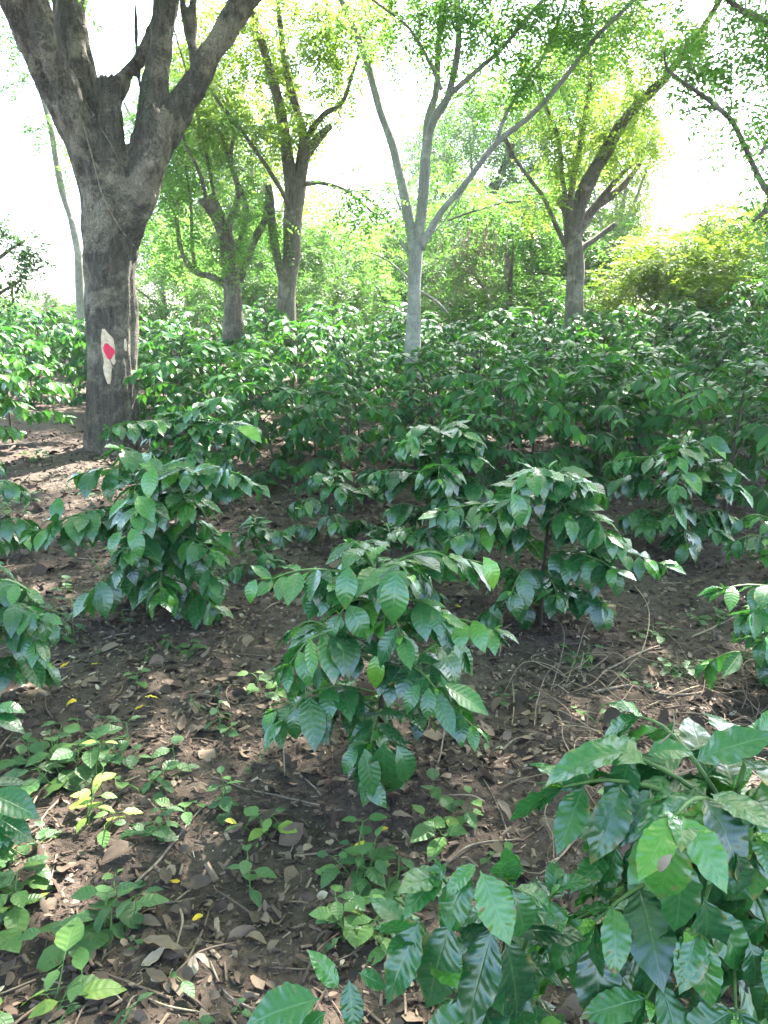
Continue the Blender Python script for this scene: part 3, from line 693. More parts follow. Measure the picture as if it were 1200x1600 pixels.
for px, Y in ((1085, 1.2), (1000, 1.0), (1180, 1.15), (780, 1.1), (590, 2.35), (845, 3.9), (262, 3.95), (685, 5.0), (1060, 5.1)):  # unseen leaf clumps added on the sun's path to shade these plants
    for zz in (8.4, 9.8):
        q = ground(px, Y) + Vector((0, 0, .5)); q = q + SUN * ((zz - q.z) / SUN.z) + Vector(rng.normal(0, .25, 3))
        if (q.z - CZ) < q.y * math.tan(R(22.5)) + 1.2: continue
        t = min(hosts, key=lambda t: (t.base.x - q.x) ** 2 + (t.base.y - q.y) ** 2)
        t.clump(q, 1.1, 50, leaf=.17, L=.5, pairs=4, sub=4, twigr=.022, wide=1.3)
for t in hosts + [T8]: t.done()

# ---- background trees (three kinds, copied)
def bg_tree(kind, seed, h, rad, n, leaf, bark, mat, tint, low=.12):
    t = Tree(kind, (0, 0, 0), bark, mat, seed)
    rng = t.rng
    top = h * .6
    t.limb([(0, 0, -.1), (.05 * h * rng.normal(), .02, h * .22), (.05 * h * rng.normal(), .03, top)], [.028 * h, .022 * h, .012 * h], name='trunk', wob=.03)
    for k in range(5):
        a = k * 2.4 + rng.uniform(0, .6); z0 = h * rng.uniform(.14, .45)
        e = Vector((math.cos(a) * rad * .7, math.sin(a) * rad * .7, z0 + h * rng.uniform(.2, .4)))
        t.limb([(0, 0, z0), (e.x * .45, e.y * .45, z0 + (e.z - z0) * .4), e], [.012 * h, .009 * h, .004 * h], sides=7, wob=.05)
    for k in range(n):
        a = rng.uniform(0, 2 * PI); zz = rng.uniform(low, .95)
        rr = rad * math.sqrt(max(0.06, 1 - (max(0, zz - .5) / .52) ** 2)) * rng.uniform(.3, 1)
        t.clump((math.cos(a) * rr, math.sin(a) * rr, h * zz), h * rng.uniform(.09, .14), 26, leaf=leaf, L=leaf * 3.6, pairs=5, sub=3, tint=tint, twigr=.012)
    t.done(); return t.e
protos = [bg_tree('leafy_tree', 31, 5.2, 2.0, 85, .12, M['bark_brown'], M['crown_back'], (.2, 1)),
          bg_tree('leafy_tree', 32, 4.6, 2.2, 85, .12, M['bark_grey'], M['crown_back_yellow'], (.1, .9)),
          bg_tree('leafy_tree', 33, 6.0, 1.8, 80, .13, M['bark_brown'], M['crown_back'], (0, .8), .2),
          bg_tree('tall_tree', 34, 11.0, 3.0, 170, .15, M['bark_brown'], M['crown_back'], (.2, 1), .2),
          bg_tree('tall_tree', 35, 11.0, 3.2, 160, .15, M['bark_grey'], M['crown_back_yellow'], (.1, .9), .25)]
BG = [  # px, Y, top py, proto, width, label
    (262, 19, 340, 0, 1, 'mid green leafy tree right beside the big marked trunk, far behind it'),
    (300, 27, 90, 3, 1, 'tall green tree filling the gap right of the big trunk'),
    (345, 31, 330, 1, 1, 'yellow green tree far behind the leaning lopped trunk'),
    (395, 25, 120, 4, 1, 'tall yellow green tree between the two lopped trunks'),
    (410, 24, 330, 0, 1, 'green tree low between the two lopped trunks'),
    (500, 30, 290, 4, .8, 'tall hazy tree right behind the shaggy brown trunk'),
    (525, 19, 340, 0, 1, 'bushy green tree right of the shaggy brown trunk'),
    (575, 26, 330, 2, 1, 'green tree in the gap left of the slender grey trunk'),
    (610, 33, 350, 1, 1, 'pale yellow green tree low on the skyline behind the grey trunk'),
    (705, 21, 285, 0, 1, 'dense green tree directly right of the grey fork'),
    (740, 27, 110, 3, .9, 'tall far tree above the dry creepers'),
    (790, 17.5, 275, 0, 1, 'green tree behind the long thin bough of the grey fork'),
    (860, 26, 60, 3, 1, 'tall tree just left behind the gnarled trunk'),
    (845, 24, 350, 1, 1, 'sunny low tree just left of the gnarled trunk'),
    (955, 22, 110, 4, .6, 'tall narrow sunny tree right behind the dark leaning limb'),
    (965, 20, 395, 0, 1.3, 'low green tree just right of the gnarled trunk'),
    (1055, 17, 365, 1, 1.25, 'sunlit yellow green bushy tree under the white sky gap'),
    (1140, 16, 335, 1, 1.25, 'large sunlit yellow green bushy tree toward the right margin'),
    (1095, 25, 320, 2, 1.2, 'far tree peeping over the sunlit yellow bushes'),
    (1250, 14, 380, 0, 1, 'green tree at the right margin below the hanging leaves'),
    (60, 24, 450, 0, 1, 'low green tree on the skyline left of the big trunk'),
    (110, 17, 470, 2, 1.2, 'low tree just left of the big trunk, beyond the path'),
    (185, 30, 440, 1, 1, 'yellow green tree peeping out behind the big trunk'),
    (470, 32, 430, 1, 1, 'sunlit low tree on the skyline below the lopped top'),
    (10, 19, 455, 2, 1, 'dark low tree behind the sun-tinted shrub on the left'),
    (900, 33, 400, 2, 1, 'far green tree on the skyline behind the gnarled trunk'),
    (660, 34, 170, 3, .8, 'faint tall far tree seen through the grey fork'),
    (1185, 19, 300, 0, 1.1, 'mid green tree behind the sunlit bushes at the right margin'),
    (640, 24, 330, 2, 1.3, 'green tree standing right behind the grey trunk'),
    (450, 21, 350, 0, 1.1, 'green tree directly behind the shaggy brown trunk'),
    (880, 21, 320, 2, 1.2, 'green tree directly behind the gnarled trunk'),
    (800, 38, 400, 1, 1, 'faint pale tree on the skyline right of the creepers'),
]
used = set()
ph = {0: 5.2, 1: 4.6, 2: 6.0, 3: 11.0, 4: 11.0}
rr_ = random.Random(8)
for px, Y, top, k, wf, lab in BG:
    g = ground(px, Y); hh = P(px, top, Y).z - g.z
    o = protos[k] if k not in used else copy_tree(protos[k])
    used.add(k)
    s = hh / ph[k]; wd = s * wf * (1.25 if hh < 4 else 1.0)
    o.location = g; o.rotation_euler = (0, 0, rr_.uniform(0, 6.28)); o.scale = (wd, wd, s)
    tag(o, lab, 'tree', 'trees far behind the coffee rows')

# ---- dry creepers hanging in the sun at the back
cb = empty('hanging_creeper', P(740, 480, 16.5), label='curtain of dry pale creepers hanging in the sun behind the rows', cat='creeper')
vb = Bag(); lf = Bag(); rng = np.random.default_rng(77)
O, D = [], []
for k in range(90):
    px = rng.normal(735, 26); t0 = rng.uniform(335, 385) + abs(px - 760) * .5; ln = rng.uniform(50, 110)
    a = P(px, t0, 16.5 + rng.uniform(-.4, .4)) - cb.location; e = P(px + rng.normal(-5, 6), t0 + ln, 16.5 + rng.uniform(-.4, .4)) - cb.location
    m = (a + e) / 2 + Vector(rng.normal(0, .06, 3))
    vb.tube([a, m, e], [.006, .005, .003], 4, sub=3)
    for j in range(8):
        f = rng.uniform(0, 1); O.append(a * (1 - f) + e * f); D.append(rng.normal(0, 1, 3) + np.array([0, 0, -1]))
vb.build('stems', M['pale_stem'], cb)
lf.leaves(RHOMB, O, D, rng.normal(0, 1, (len(O), 3)), rng.uniform(.05, .1, len(O)), rng.uniform(.6, 1, len(O)))
lf.build('dry_leaves', M['litter'], cb)
vb = Bag(); vb.tube([P(700, 345, 16.6) - cb.location, P(740, 330, 16.5) - cb.location, P(800, 315, 16.4) - cb.location, P(850, 318, 16.2) - cb.location], [.02, .025, .02, .012], 6)
vb.build('bough', M['bark_brown'], cb)

# ------------------------------------------------------------------ coffee plants
def coffee_set(nv, nu, seed):
    r = random.Random(seed); out = []
    for k in range(6):
        out.append(leaf_tmpl(nv, nu, r.uniform(.40, .52), r.uniform(.1, 1.25), r.uniform(.05, .55), r.choice([.001, .0016, .0024]) if nv > 12 else 0.0016 * (nv > 6), True, 8, r.uniform(-.45, .45), .022 if nv > 6 else 0, r.uniform(0, 6)))
    return out
LEAF_HI, LEAF_MID, LEAF_LO = coffee_set(34, 6, 1), coffee_set(9, 4, 2), coffee_set(4, 2, 3)

def put_leaves(bag, tms, rng, L):
    """L: list of (origin, dir, normal, size, tint)"""
    if not L: return
    which = rng.integers(0, len(tms), len(L))
    for k in range(len(tms)):
        s = [L[i] for i in range(len(L)) if which[i] == k]
        if s: bag.leaves(tms[k], [q[0] for q in s], [q[1] for q in s], [q[2] for q in s], [q[3] for q in s], [q[4] for q in s], rng.uniform(.88, 1.12, len(s)))

def branch_leaves(path, rng, size, step, f0=.3, tint=.4, droop=.4, L=None, young=True):
    """opposite leaf pairs along a branch plus a terminal tuft"""
    L = [] if L is None else L; step = step * .8
    pts = [np.array(p) for p in path]
    seg = [np.linalg.norm(pts[i + 1] - pts[i]) for i in range(len(pts) - 1)]; tot = sum(seg)
    d = tot * f0; up = np.array([0, 0, 1.0])
    def at(d):
        for i, s in enumerate(seg):
            if d <= s or i == len(seg) - 1: return pts[i] + (pts[i + 1] - pts[i]) * min(1, d / s), (pts[i + 1] - pts[i]) / (s + 1e-9)
            d -= s
    while d < tot:
        p, t = at(d); side = np.cross(t, up); side /= np.linalg.norm(side) + 1e-9
        rel = d / tot
        for sg in (-1, 1):
            if rng.uniform() < .1: continue
            dd = side * sg * rng.uniform(.65, 1) + t * rng.uniform(.25, .8) - up * droop * rng.uniform(.3, 1.7) + rng.normal(0, .12, 3)
            nn = up + t * .25 * droop + side * sg * .35 * droop + rng.normal(0, .22, 3)
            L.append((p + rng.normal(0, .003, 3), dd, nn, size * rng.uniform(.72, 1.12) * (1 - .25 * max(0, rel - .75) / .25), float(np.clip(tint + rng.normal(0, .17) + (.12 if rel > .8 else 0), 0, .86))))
        d += step * rng.uniform(.8, 1.2)
    p, t = at(tot)
    for k in range(3):
        dd = t + rng.normal(0, .45, 3) - up * .25 * droop
        L.append((p, dd, up + rng.normal(0, .25, 3), size * rng.uniform(.4, .8), float(np.clip(tint + .12 + rng.uniform(-.1, .12), 0, .86))))
    if young:
        for k in range(2): L.append((p, t + up * .7 + rng.normal(0, .35, 3), up - t, size * rng.uniform(.18, .3), .92))
    return L

def coffee(name, base, h, spread, leaf, seed, tms, mat, levels=7, step=.06, targets=(), extra=(), parts=True, az0=None, lean=(0, 0), low=.2, auto=True, tint=.38, **kw):
    """base world; targets: (world end point, leaf size) for boughs of their own; extra: single leaves (p, d, n, size, tint)"""
    rng = np.random.default_rng(seed); base = Vector(base)
    e = empty(name, base, **kw)
    st = Bag(); fo = Bag(); up = np.array([0, 0, 1.0])
    top = np.array([lean[0], lean[1], h * .93])
    spine = [np.array([0, 0, -.04]), np.array([lean[0] * .2 + rng.normal(0, .01), lean[1] * .2, h * .3]), np.array([lean[0] * .6 + rng.normal(0, .012), lean[1] * .6, h * .65]), top]
    st.tube([Vector(p) for p in spine], [.014, .011, .008, .004], 7)
    def on_spine(z):
        for i in range(3):
            a, b = spine[i], spine[i + 1]
            if z <= b[2] or i == 2:
                f = (z - a[2]) / (b[2] - a[2]); return a + (b - a) * f
    az = rng.uniform(0, PI) if az0 is None else az0
    leaves = []; brs = []
    if auto:
        for i in range(levels):
            zr = low + (.96 - low) * i / (levels - 1)
            prof = np.interp(zr, [0, .2, .4, .65, .85, 1], [.55, .85, 1, .85, .55, .25])
            for sg in (0, PI):
                a = az + sg + rng.normal(0, .3); ln = spread * prof * rng.uniform(.75, 1.15)
                o = on_spine(zr * h * .93); dr = np.array([math.cos(a), math.sin(a), 0])
                rise = .3 + .5 * zr
                p1 = o + dr * ln * .4 + up * ln * .4 * rise
                p2 = o + dr * ln * .75 + up * ln * (.52 * rise)
                p3 = o + dr * ln + up * ln * (.5 * rise - .14)
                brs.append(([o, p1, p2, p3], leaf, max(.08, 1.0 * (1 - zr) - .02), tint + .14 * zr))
            az += PI / 2 + rng.normal(0, .35)
    for tg in targets:
        wp, sz = tg[0], tg[1]
        tp = np.array(Vector(wp) - base); z0 = min(max(tp[2] - .02, h * .12), h * .9) if len(tg) < 3 else tg[2]
        o = on_spine(z0); v = tp - o
        brs.append(([o, o + v * .4 + up * .03, o + v * .75 + up * .03, tp], sz, .32, tint + .06))
    for path, sz, dp, tn in brs:
        pp, rr = smooth_path([Vector(p) for p in path], [.0055, .0045, .0035, .002], 3)
        b = Bag(); b.tube(pp, rr, 5, sub=1)
        if parts: b.build('branch', M['green_stem'], e)
        else: st.tube(pp, rr, 4, sub=1)
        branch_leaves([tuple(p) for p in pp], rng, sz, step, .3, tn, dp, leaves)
    # leaves round the growing tip
    for k in range(11):
        a = k * 2.4 + rng.uniform(-.3, .3); el = rng.uniform(.05, .6)
        leaves.append((top - up * .014 * k * h, np.array([math.cos(a), math.sin(a), el]), up + rng.normal(0, .2, 3), leaf * rng.uniform(.7, 1.05), float(np.clip(tint + .12 + rng.normal(0, .1), 0, .8))))
    st.tube([Vector(top), Vector(top + up * .04)], [.004, .002], 5)
    for sg in (-1, 1): leaves.append((top + up * .03, np.array([sg * .5, .2, 1.0]), np.array([-sg, 0, .4]), leaf * .35, .93))
    leaves += list(extra)
    yo = [q for q in leaves if q[4] >= .9]; old = [q for q in leaves if q[4] < .9]
    put_leaves(fo, tms, rng, old)
    st.build('stem', M['stem'], e); fo.build('foliage', mat, e)
    if yo:
        if parts:
            for q in yo:
                b = Bag(); put_leaves(b, tms, rng, [q]); b.build('young_leaf', mat, e)
        else:
            b = Bag(); put_leaves(b, tms, rng, yo); b.build('young_leaves', mat, e)
    return e

GC = 'coffee plants near the camera'
def L2(px0, py0, Y0, px1, py1, Y1_, tint, side=(0, -.35, 1), size=None):
    a, b = P(px0, py0, Y0), P(px1, py1, Y1_)
    return a, b - a, side, (b - a).length * 1.04 if size is None else size, tint

def mk(cx, cy, Yb, h, spread, leaf, seed, tms, label, tg=(), ex=(), name='coffee_plant', **kw):
    g = ground(cx, Yb); g.z = gzs(g.x, g.y) - .01
    exl = []
    for q in ex:
        a, d, n, s, t = L2(*q); exl.append((np.array(a - g), np.array(d), np.array(n, float), s, t))
    return coffee(name, g, h, spread, leaf, seed, tms, M['coffee'] if tms is not LEAF_LO else M['coffee_far'], targets=[(P(*t[:3]), *t[3:]) for t in tg], extra=exl, label=label, cat='coffee plant', group=GC, **kw)

# nearest plant, bottom right
mk(1085, 0, 1.22, .72, .36, .165, 41, LEAF_HI, 'largest nearest coffee plant with broad glossy dark leaves and two bright leaves hanging in front',
   tg=[(930, 1180, 1.25, .17), (1000, 1120, 1.35, .17), (1180, 1150, 1.2, .17), (1055, 1275, .98, .14), (880, 1230, 1.2, .16), (1185, 1300, 1.05, .16), (1090, 1450, 1.0, .16), (930, 1440, 1.05, .17), (1210, 1480, 1.0, .17), (1010, 1560, 1.0, .16), (1150, 1590, .95, .15)],
   ex=[(1052, 1275, .95, 1000, 1370, .88, .86), (1065, 1275, .95, 1150, 1385, .87, .80), (1056, 1290, .96, 1030, 1445, .9, .74), (975, 1175, 1.18, 845, 1185, 1.15, .6), (1010, 1195, 1.15, 890, 1120, 1.25, .6), (1085, 1190, 1.2, 1195, 1130, 1.15, .55), (1010, 1180, 1.2, 1080, 1150, 1.18, .6),
       (1110, 1240, 1.08, 1210, 1275, 1.0, .55), (1060, 1330, .98, 1075, 1480, .95, .45), (930, 1460, 1.05, 940, 1625, .98, .12), (990, 1460, 1.05, 1060, 1620, 1.0, .2), (1100, 1400, 1.0, 1130, 1560, .96, .35), (1170, 1470, 1.0, 1205, 1570, .95, .3), (1150, 1330, 1.0, 1190, 1440, .98, .3)],
   levels=6, lean=(.0, -.02), low=.3, auto=True, step=.075, tint=.42)
mk(770, 0, 1.08, .36, .22, .15, 42, LEAF_HI, 'low coffee plant with ribbed drooping leaves just left of the nearest glossy plant',
   tg=[(690, 1370, 1.02, .13), (800, 1380, 1.0, .13), (650, 1470, .98, .14), (860, 1400, 1.08, .12)],
   ex=[(745, 1350, 1.0, 690, 1390, .96, .7), (750, 1360, .98, 800, 1475, .92, .78), (735, 1360, 1.0, 675, 1470, .94, .6), (800, 1390, .98, 845, 1485, .94, .5), (705, 1440, .97, 655, 1590, .92, .3), (770, 1450, .98, 725, 1610, .92, .28), (655, 1440, .97, 600, 1570, .92, .5), (700, 1350, 1.02, 640, 1400, 1.0, .55), (790, 1470, .98, 830, 1620, .95, .1)],
   levels=3, low=.5, step=.07, auto=True, tint=.4)
mk(520, 0, .98, .24, .2, .11, 43, LEAF_HI, 'bottom edge coffee seedling with a few yellowish green leaves',
   ex=[(530, 1545, .92, 485, 1485, .93, .72), (500, 1560, .9, 375, 1590, .88, .6), (545, 1530, .92, 555, 1620, .88, .4), (510, 1580, .9, 440, 1640, .87, .66), (560, 1520, .93, 610, 1540, .93, .5)], levels=2, low=.6, auto=False, tint=.45)
# centre plant
mk(590, 0, 2.35, .82, .38, .155, 44, LEAF_MID, 'upright coffee plant at the centre, bare reddish soil round its foot',
   tg=[(425, 905, 2.3, .14), (480, 920, 2.35, .14), (640, 900, 2.15, .15), (545, 850, 2.4, .13), (700, 870, 2.35, .14), (755, 880, 2.5, .15), (770, 985, 2.25, .14), (470, 1050, 2.2, .12), (430, 1110, 2.25, .12), (680, 1075, 2.1, .13), (580, 1160, 2.1, .13), (610, 1190, 2.15, .13), (690, 960, 2.2, .13), (530, 960, 2.2, .14), (500, 1120, 2.3, .13)],
   ex=[(620, 895, 2.1, 610, 975, 2.0, .62), (545, 885, 2.15, 535, 945, 2.05, .6), (590, 1020, 2.2, 583, 1082, 2.15, .97), (755, 870, 2.4, 793, 915, 2.35, .95), (400, 905, 2.2, 380, 940, 2.15, .7), (570, 1170, 2.05, 585, 1245, 2.0, .6), (600, 1160, 2.05, 600, 1290, 2.0, .45), (560, 1170, 2.05, 525, 1205, 2.0, .55), (620, 1165, 2.05, 660, 1230, 2.0, .55),
       (680, 1080, 2.08, 710, 1150, 2.0, .55), (695, 1070, 2.08, 765, 1110, 2.02, .55), (670, 1075, 2.08, 668, 1120, 2.0, .6), (655, 1070, 2.08, 625, 1110, 2.02, .55)], levels=8, low=.2, tint=.4)
mk(262, 0, 3.95, .86, .46, .20, 45, LEAF_MID, 'bushy coffee plant with broad shiny leaves in front of the red-marked trunk',
   tg=[(90, 815, 3.6, .19), (60, 830, 3.7, .18), (190, 700, 3.7, .19), (300, 740, 3.7, .19), (370, 740, 3.7, .18), (400, 760, 3.8, .17), (200, 860, 3.5, .19), (330, 860, 3.6, .19), (250, 935, 3.4, .17), (215, 800, 3.5, .20), (130, 740, 3.8, .18)],
   ex=[(240, 730, 3.5, 225, 775, 3.4, .8), (190, 830, 3.4, 160, 860, 3.3, .66), (205, 825, 3.4, 222, 865, 3.3, .72), (200, 780, 3.5, 165, 800, 3.4, .7), (215, 775, 3.5, 240, 805, 3.4, .7), (265, 930, 3.3, 272, 950, 3.28, .95)], levels=9, low=.15, tint=.42)
mk(845, 0, 3.9, .90, .44, .20, 46, LEAF_MID, 'tall coffee plant with shiny top leaves, behind and right of the centre plant',
   tg=[(690, 800, 3.7, .18), (760, 800, 3.6, .19), (830, 740, 3.6, .20), (900, 750, 3.6, .19), (960, 840, 3.6, .19), (1030, 880, 3.55, .18), (960, 890, 3.5, .18), (870, 930, 3.5, .17), (800, 780, 3.5, .19), (710, 840, 3.6, .18)],
   ex=[(800, 770, 3.4, 830, 820, 3.3, .6), (1010, 875, 3.5, 1040, 890, 3.45, .85)], levels=9, low=.15, tint=.36)
mk(685, 0, 5.0, .90, .44, .22, 47, LEAF_MID, 'coffee plant whose wet looking top leaves shine white, straight below the grey forked tree', tg=[(640, 690, 4.9, .20), (740, 685, 4.9, .19), (580, 740, 5, .18), (700, 740, 4.8, .19)], levels=8, tint=.34)
mk(1060, 0, 5.1, .84, .48, .2, 48, LEAF_MID, 'coffee plant with drooping skirts of leaves in front of the shady shrubs on the right', tg=[(960, 720, 5.1, .18), (1140, 760, 5, .18), (1060, 700, 5, .19), (1010, 820, 4.9, .18), (1120, 830, 4.9, .18)], levels=8, tint=.34)
mk(300, 0, 6.0, .84, .46, .21, 49, LEAF_MID, 'coffee plant hiding the foot of the red-marked trunk on its right', tg=[(170, 670, 5.4, .19), (400, 670, 5.5, .18), (200, 665, 5.8, .19), (350, 620, 5.6, .19)], ex=[(370, 668, 5.4, 410, 668, 5.3, .97)], levels=8, tint=.36)
mk(-25, 0, 2.75, .62, .30, .16, 50, LEAF_MID, 'coffee plant cut by the left margin beside the leafy weeds', tg=[(60, 960, 2.6, .16), (40, 920, 2.7, .15), (60, 1000, 2.6, .15)], levels=8, tint=.36)
mk(-110, 0, 1.75, .45, .22, .15, 51, LEAF_MID, 'coffee plant at the left margin showing only three bluish green leaves', tg=[(10, 1245, 1.65, .13), (0, 1290, 1.6, .13), (-10, 1110, 1.9, .15)],
   ex=[(-20, 1240, 1.6, 62, 1262, 1.58, .35), (-10, 1275, 1.6, 50, 1300, 1.56, .3)], levels=4, tint=.3)
mk(1255, 0, 2.95, .55, .36, .16, 52, LEAF_MID, 'coffee plant leaning in at the right margin above the nearest plant', tg=[(1130, 920, 2.9, .16), (1170, 960, 2.85, .15), (1190, 1000, 2.8, .16)], levels=8, tint=.36)
mk(-20, 0, 4.7, .75, .42, .15, 53, LEAF_MID, 'coffee plant half outside the left margin near the bare path', levels=6, tint=.34)
mk(1235, 0, 4.3, .62, .36, .15, 54, LEAF_MID, 'coffee plant at the right margin with one pale leaf end showing', levels=6, tint=.34)
mk(405, 0, 4.6, .38, .26, .13, 55, LEAF_MID, 'small coffee sapling between the two bushy plants on open soil', levels=4, tint=.34)
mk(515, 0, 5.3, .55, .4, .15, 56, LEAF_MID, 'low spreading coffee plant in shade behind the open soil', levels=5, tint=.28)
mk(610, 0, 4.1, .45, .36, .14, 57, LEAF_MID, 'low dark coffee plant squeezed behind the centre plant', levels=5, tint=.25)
mk(20, 0, 8.6, 1.35, .62, .19, 58, LEAF_MID, 'sun-tinted yellow green coffee shrub by the path left of the big trunk', levels=9, tint=.90, step=.07)  # high leaf tint stands in for sunlight that other crowns block
mk(-30, 0, 8.0, 1.15, .55, .19, 59, LEAF_MID, 'second sun-tinted coffee shrub at the left margin, lower, beside the path', levels=8, tint=.88, step=.07)  # same raised tint in place of sunlight on its leaves

# ---- the packed rows behind: six grown shrubs, copied
vari = []
for k, (sp_, lf_, lv_, lo_, ln_) in enumerate(((.64, .145, 13, .08, (0, 0)), (.52, .14, 11, .2, (.12, .05)), (.74, .155, 13, .08, (-.08, .1)), (.58, .13, 15, .1, (.05, -.12)), (.68, .15, 10, .18, (-.15, -.05)), (.6, .165, 12, .08, (.1, .12)))):
    e = coffee('coffee_shrub', (0, 0, 0), 1.15, sp_ * 1.06, lf_, 60 + k, LEAF_LO, M['coffee_far'], levels=lv_, step=.06, parts=False, low=lo_, lean=ln_, tint=.30 + .05 * (k % 3))
    vari.append(e)
rng = np.random.default_rng(21)
spots = []
Yr = 5.75; row = 0
while Yr < 25:
    xs = np.arange(-.62 * Yr - 1, .62 * Yr + 1.2, 1.12 if Yr < 14 else 1.5)
    off = rng.uniform(0, 1)
    for x in xs:
        spots.append((x + off + rng.normal(0, .13), Yr + rng.normal(0, .16), row))
    Yr *= 1.12; row += 1
def px_of(x, Y, z): 
    d = Y * math.cos(PITCH) - (z - CZ) * math.sin(PITCH); return 600 + F * x / d
marks = [(60, 'left of the red-marked trunk'), (190, 'behind the red-marked trunk'), (330, 'below the leaning lopped trunk'), (450, 'below the shaggy brown trunk'), (560, 'between shaggy trunk and grey fork'), (650, 'below the grey fork'),
         (770, 'below the hanging creepers'), (900, 'below the gnarled dark-limbed tree'), (1040, 'right of the gnarled tree'), (1180, 'at the right margin')]
ranks = ['front', 'second', 'third', 'fourth', 'middle', 'middle', 'rear', 'rear', 'rear', 'last', 'last', 'last', 'last', 'last', 'last']
first = set(); n_sh = 0
for x, Y, row in spots:
    z = gz(x, Y); px = px_of(x, Y, z + .6)
    if px < -60 or px > 1260: continue
    if px < 80 and Y < 11: continue          # the open path on the left
    if px < 235 and Y < 9.4: continue
    if px < 285 and Y < 8.8: continue
    if abs(px - 176) < 40 and abs(Y - Y1) < .8: continue
    if px < 470 and Y < 6.9: continue
    if Y < 6.2 and (px < 520 or abs(px - 690) < 60 or abs(px - 1060) < 80): continue
    if Y > 20 and 380 < px < 430: continue
    mkr = min(marks, key=lambda m: abs(m[0] - px))[1]
    k = int(rng.integers(0, 6))
    s = rng.uniform(.78, 1.15)
    if px > 880: s *= .97
    if px < 520 and Y < 8: s *= .9
    if Y > 8.5: s *= 1.10
    if Y > 12: s *= 1.04
    o = vari[k] if k not in first else copy_tree(vari[k])
    first.add(k); n_sh += 1
    o.location = (x, Y, z - .02); o.rotation_euler = (rng.normal(0, .05), rng.normal(0, .05), rng.uniform(0, 6.28)); o.scale = (s * rng.uniform(.92, 1.1), s * rng.uniform(.92, 1.1), s)
    tag(o, f'coffee shrub, {ranks[row]} rank of the packed rows, {mkr}', 'coffee shrub', 'coffee shrubs of the packed rows')
# taller bushes at the right end of the rows
for i, (px, Y, h, k, lab) in enumerate(((960, 13.6, 1.45, 1, 'tall dark shrub right of the gnarled trunk foot'), (1045, 12.6, 1.5, 3, 'tall rounded dark shrub under the sunlit yellow bushes'), (1130, 11.2, 1.45, 0, 'tall shady shrub near the right margin under the yellow bushes'),
                                        (1200, 9.6, 1.5, 2, 'tall dark shrub cut by the right margin'), (1090, 15, 1.7, 4, 'tall shrub at the foot of the large yellow green bush'), (860, 15.5, 1.5, 5, 'tall shrub left of the gnarled trunk foot'), (1170, 13, 1.8, 1, 'tallest dark shrub below the right margin tree'))):
    o = copy_tree(vari[k]); g = ground(px, Y); s = h / 1.15
    o.location = g; o.rotation_euler = (0, 0, i * 1.3); o.scale = (s * .8, s * .8, s); tag(o, lab, 'shrub', 'tall shrubs at the right end of the rows')

# ------------------------------------------------------------------ weeds on the ground
WT = [leaf_tmpl(8, 4, .62, .35, .25, .012, False, 6, .1, .02), leaf_tmpl(8, 4, .55, .6, .15, .012, False, 6, -.1, .02, 2), leaf_tmpl(8, 4, .7, .2, .3, .012, False, 6, 0, .03, 4)]
WTN = [leaf_tmpl(6, 2, .34, .5, .2, 0, False, 6), leaf_tmpl(6, 2, .3, .8, .2, 0, False, 6)]
def weed(name, p, n, leaf, h, seed, tint, narrow=False, stems=1, tms=None, **kw):
    rng = np.random.default_rng(seed); p = Vector(p); p.z = gzs(p.x, p.y) - .005
    e = empty(name, p, **kw); st = Bag(); fo = Bag(); L = []; up = np.array([0, 0, 1.0])
    for s_ in range(stems):
        a0 = rng.uniform(0, 6.28); ln = 0 if stems == 1 else leaf * rng.uniform(.3, 1.6)
        b = np.array([math.cos(a0) * ln * .3, math.sin(a0) * ln * .3, -.01]); t = np.array([math.cos(a0) * ln, math.sin(a0) * ln, h * rng.uniform(.6, 1.1)])
        m = (b + t) / 2 + rng.normal(0, .01, 3)
        st.tube([Vector(b), Vector(m), Vector(t)], [.0028, .0024, .0015], 5)
        az = rng.uniform(0, 6.28)
        for i in range(n):
            f = (i + 1) / n; q = b * (1 - f) + t * f
            if i == n - 1: q = t
            for sg in (0, PI):
                a = az + sg + rng.normal(0, .25); el = rng.uniform(-.15, .35) + (.2 if i == n - 1 else 0)
                d = np.array([math.cos(a), math.sin(a), el])
                pe = q + d * leaf * .22
                st.tube([Vector(q), Vector(pe)], [.0014, .001], 4, sub=1)
                L.append((pe, d - up * .2, up + rng.normal(0, .2, 3), leaf * rng.uniform(.6, 1.15) * (.75 if i == n - 1 and n > 1 else 1), float(np.clip(tint + rng.normal(0, .14), 0, 1))))
            az += PI / 2 + rng.normal(0, .3)
    put_leaves(fo, tms or (WTN if narrow else WT), rng, L)
    st.build('stem', M['green_stem'], e); fo.build('foliage', M['weed'], e)
    return e
GW = 'weeds sprouting in the leaf litter'
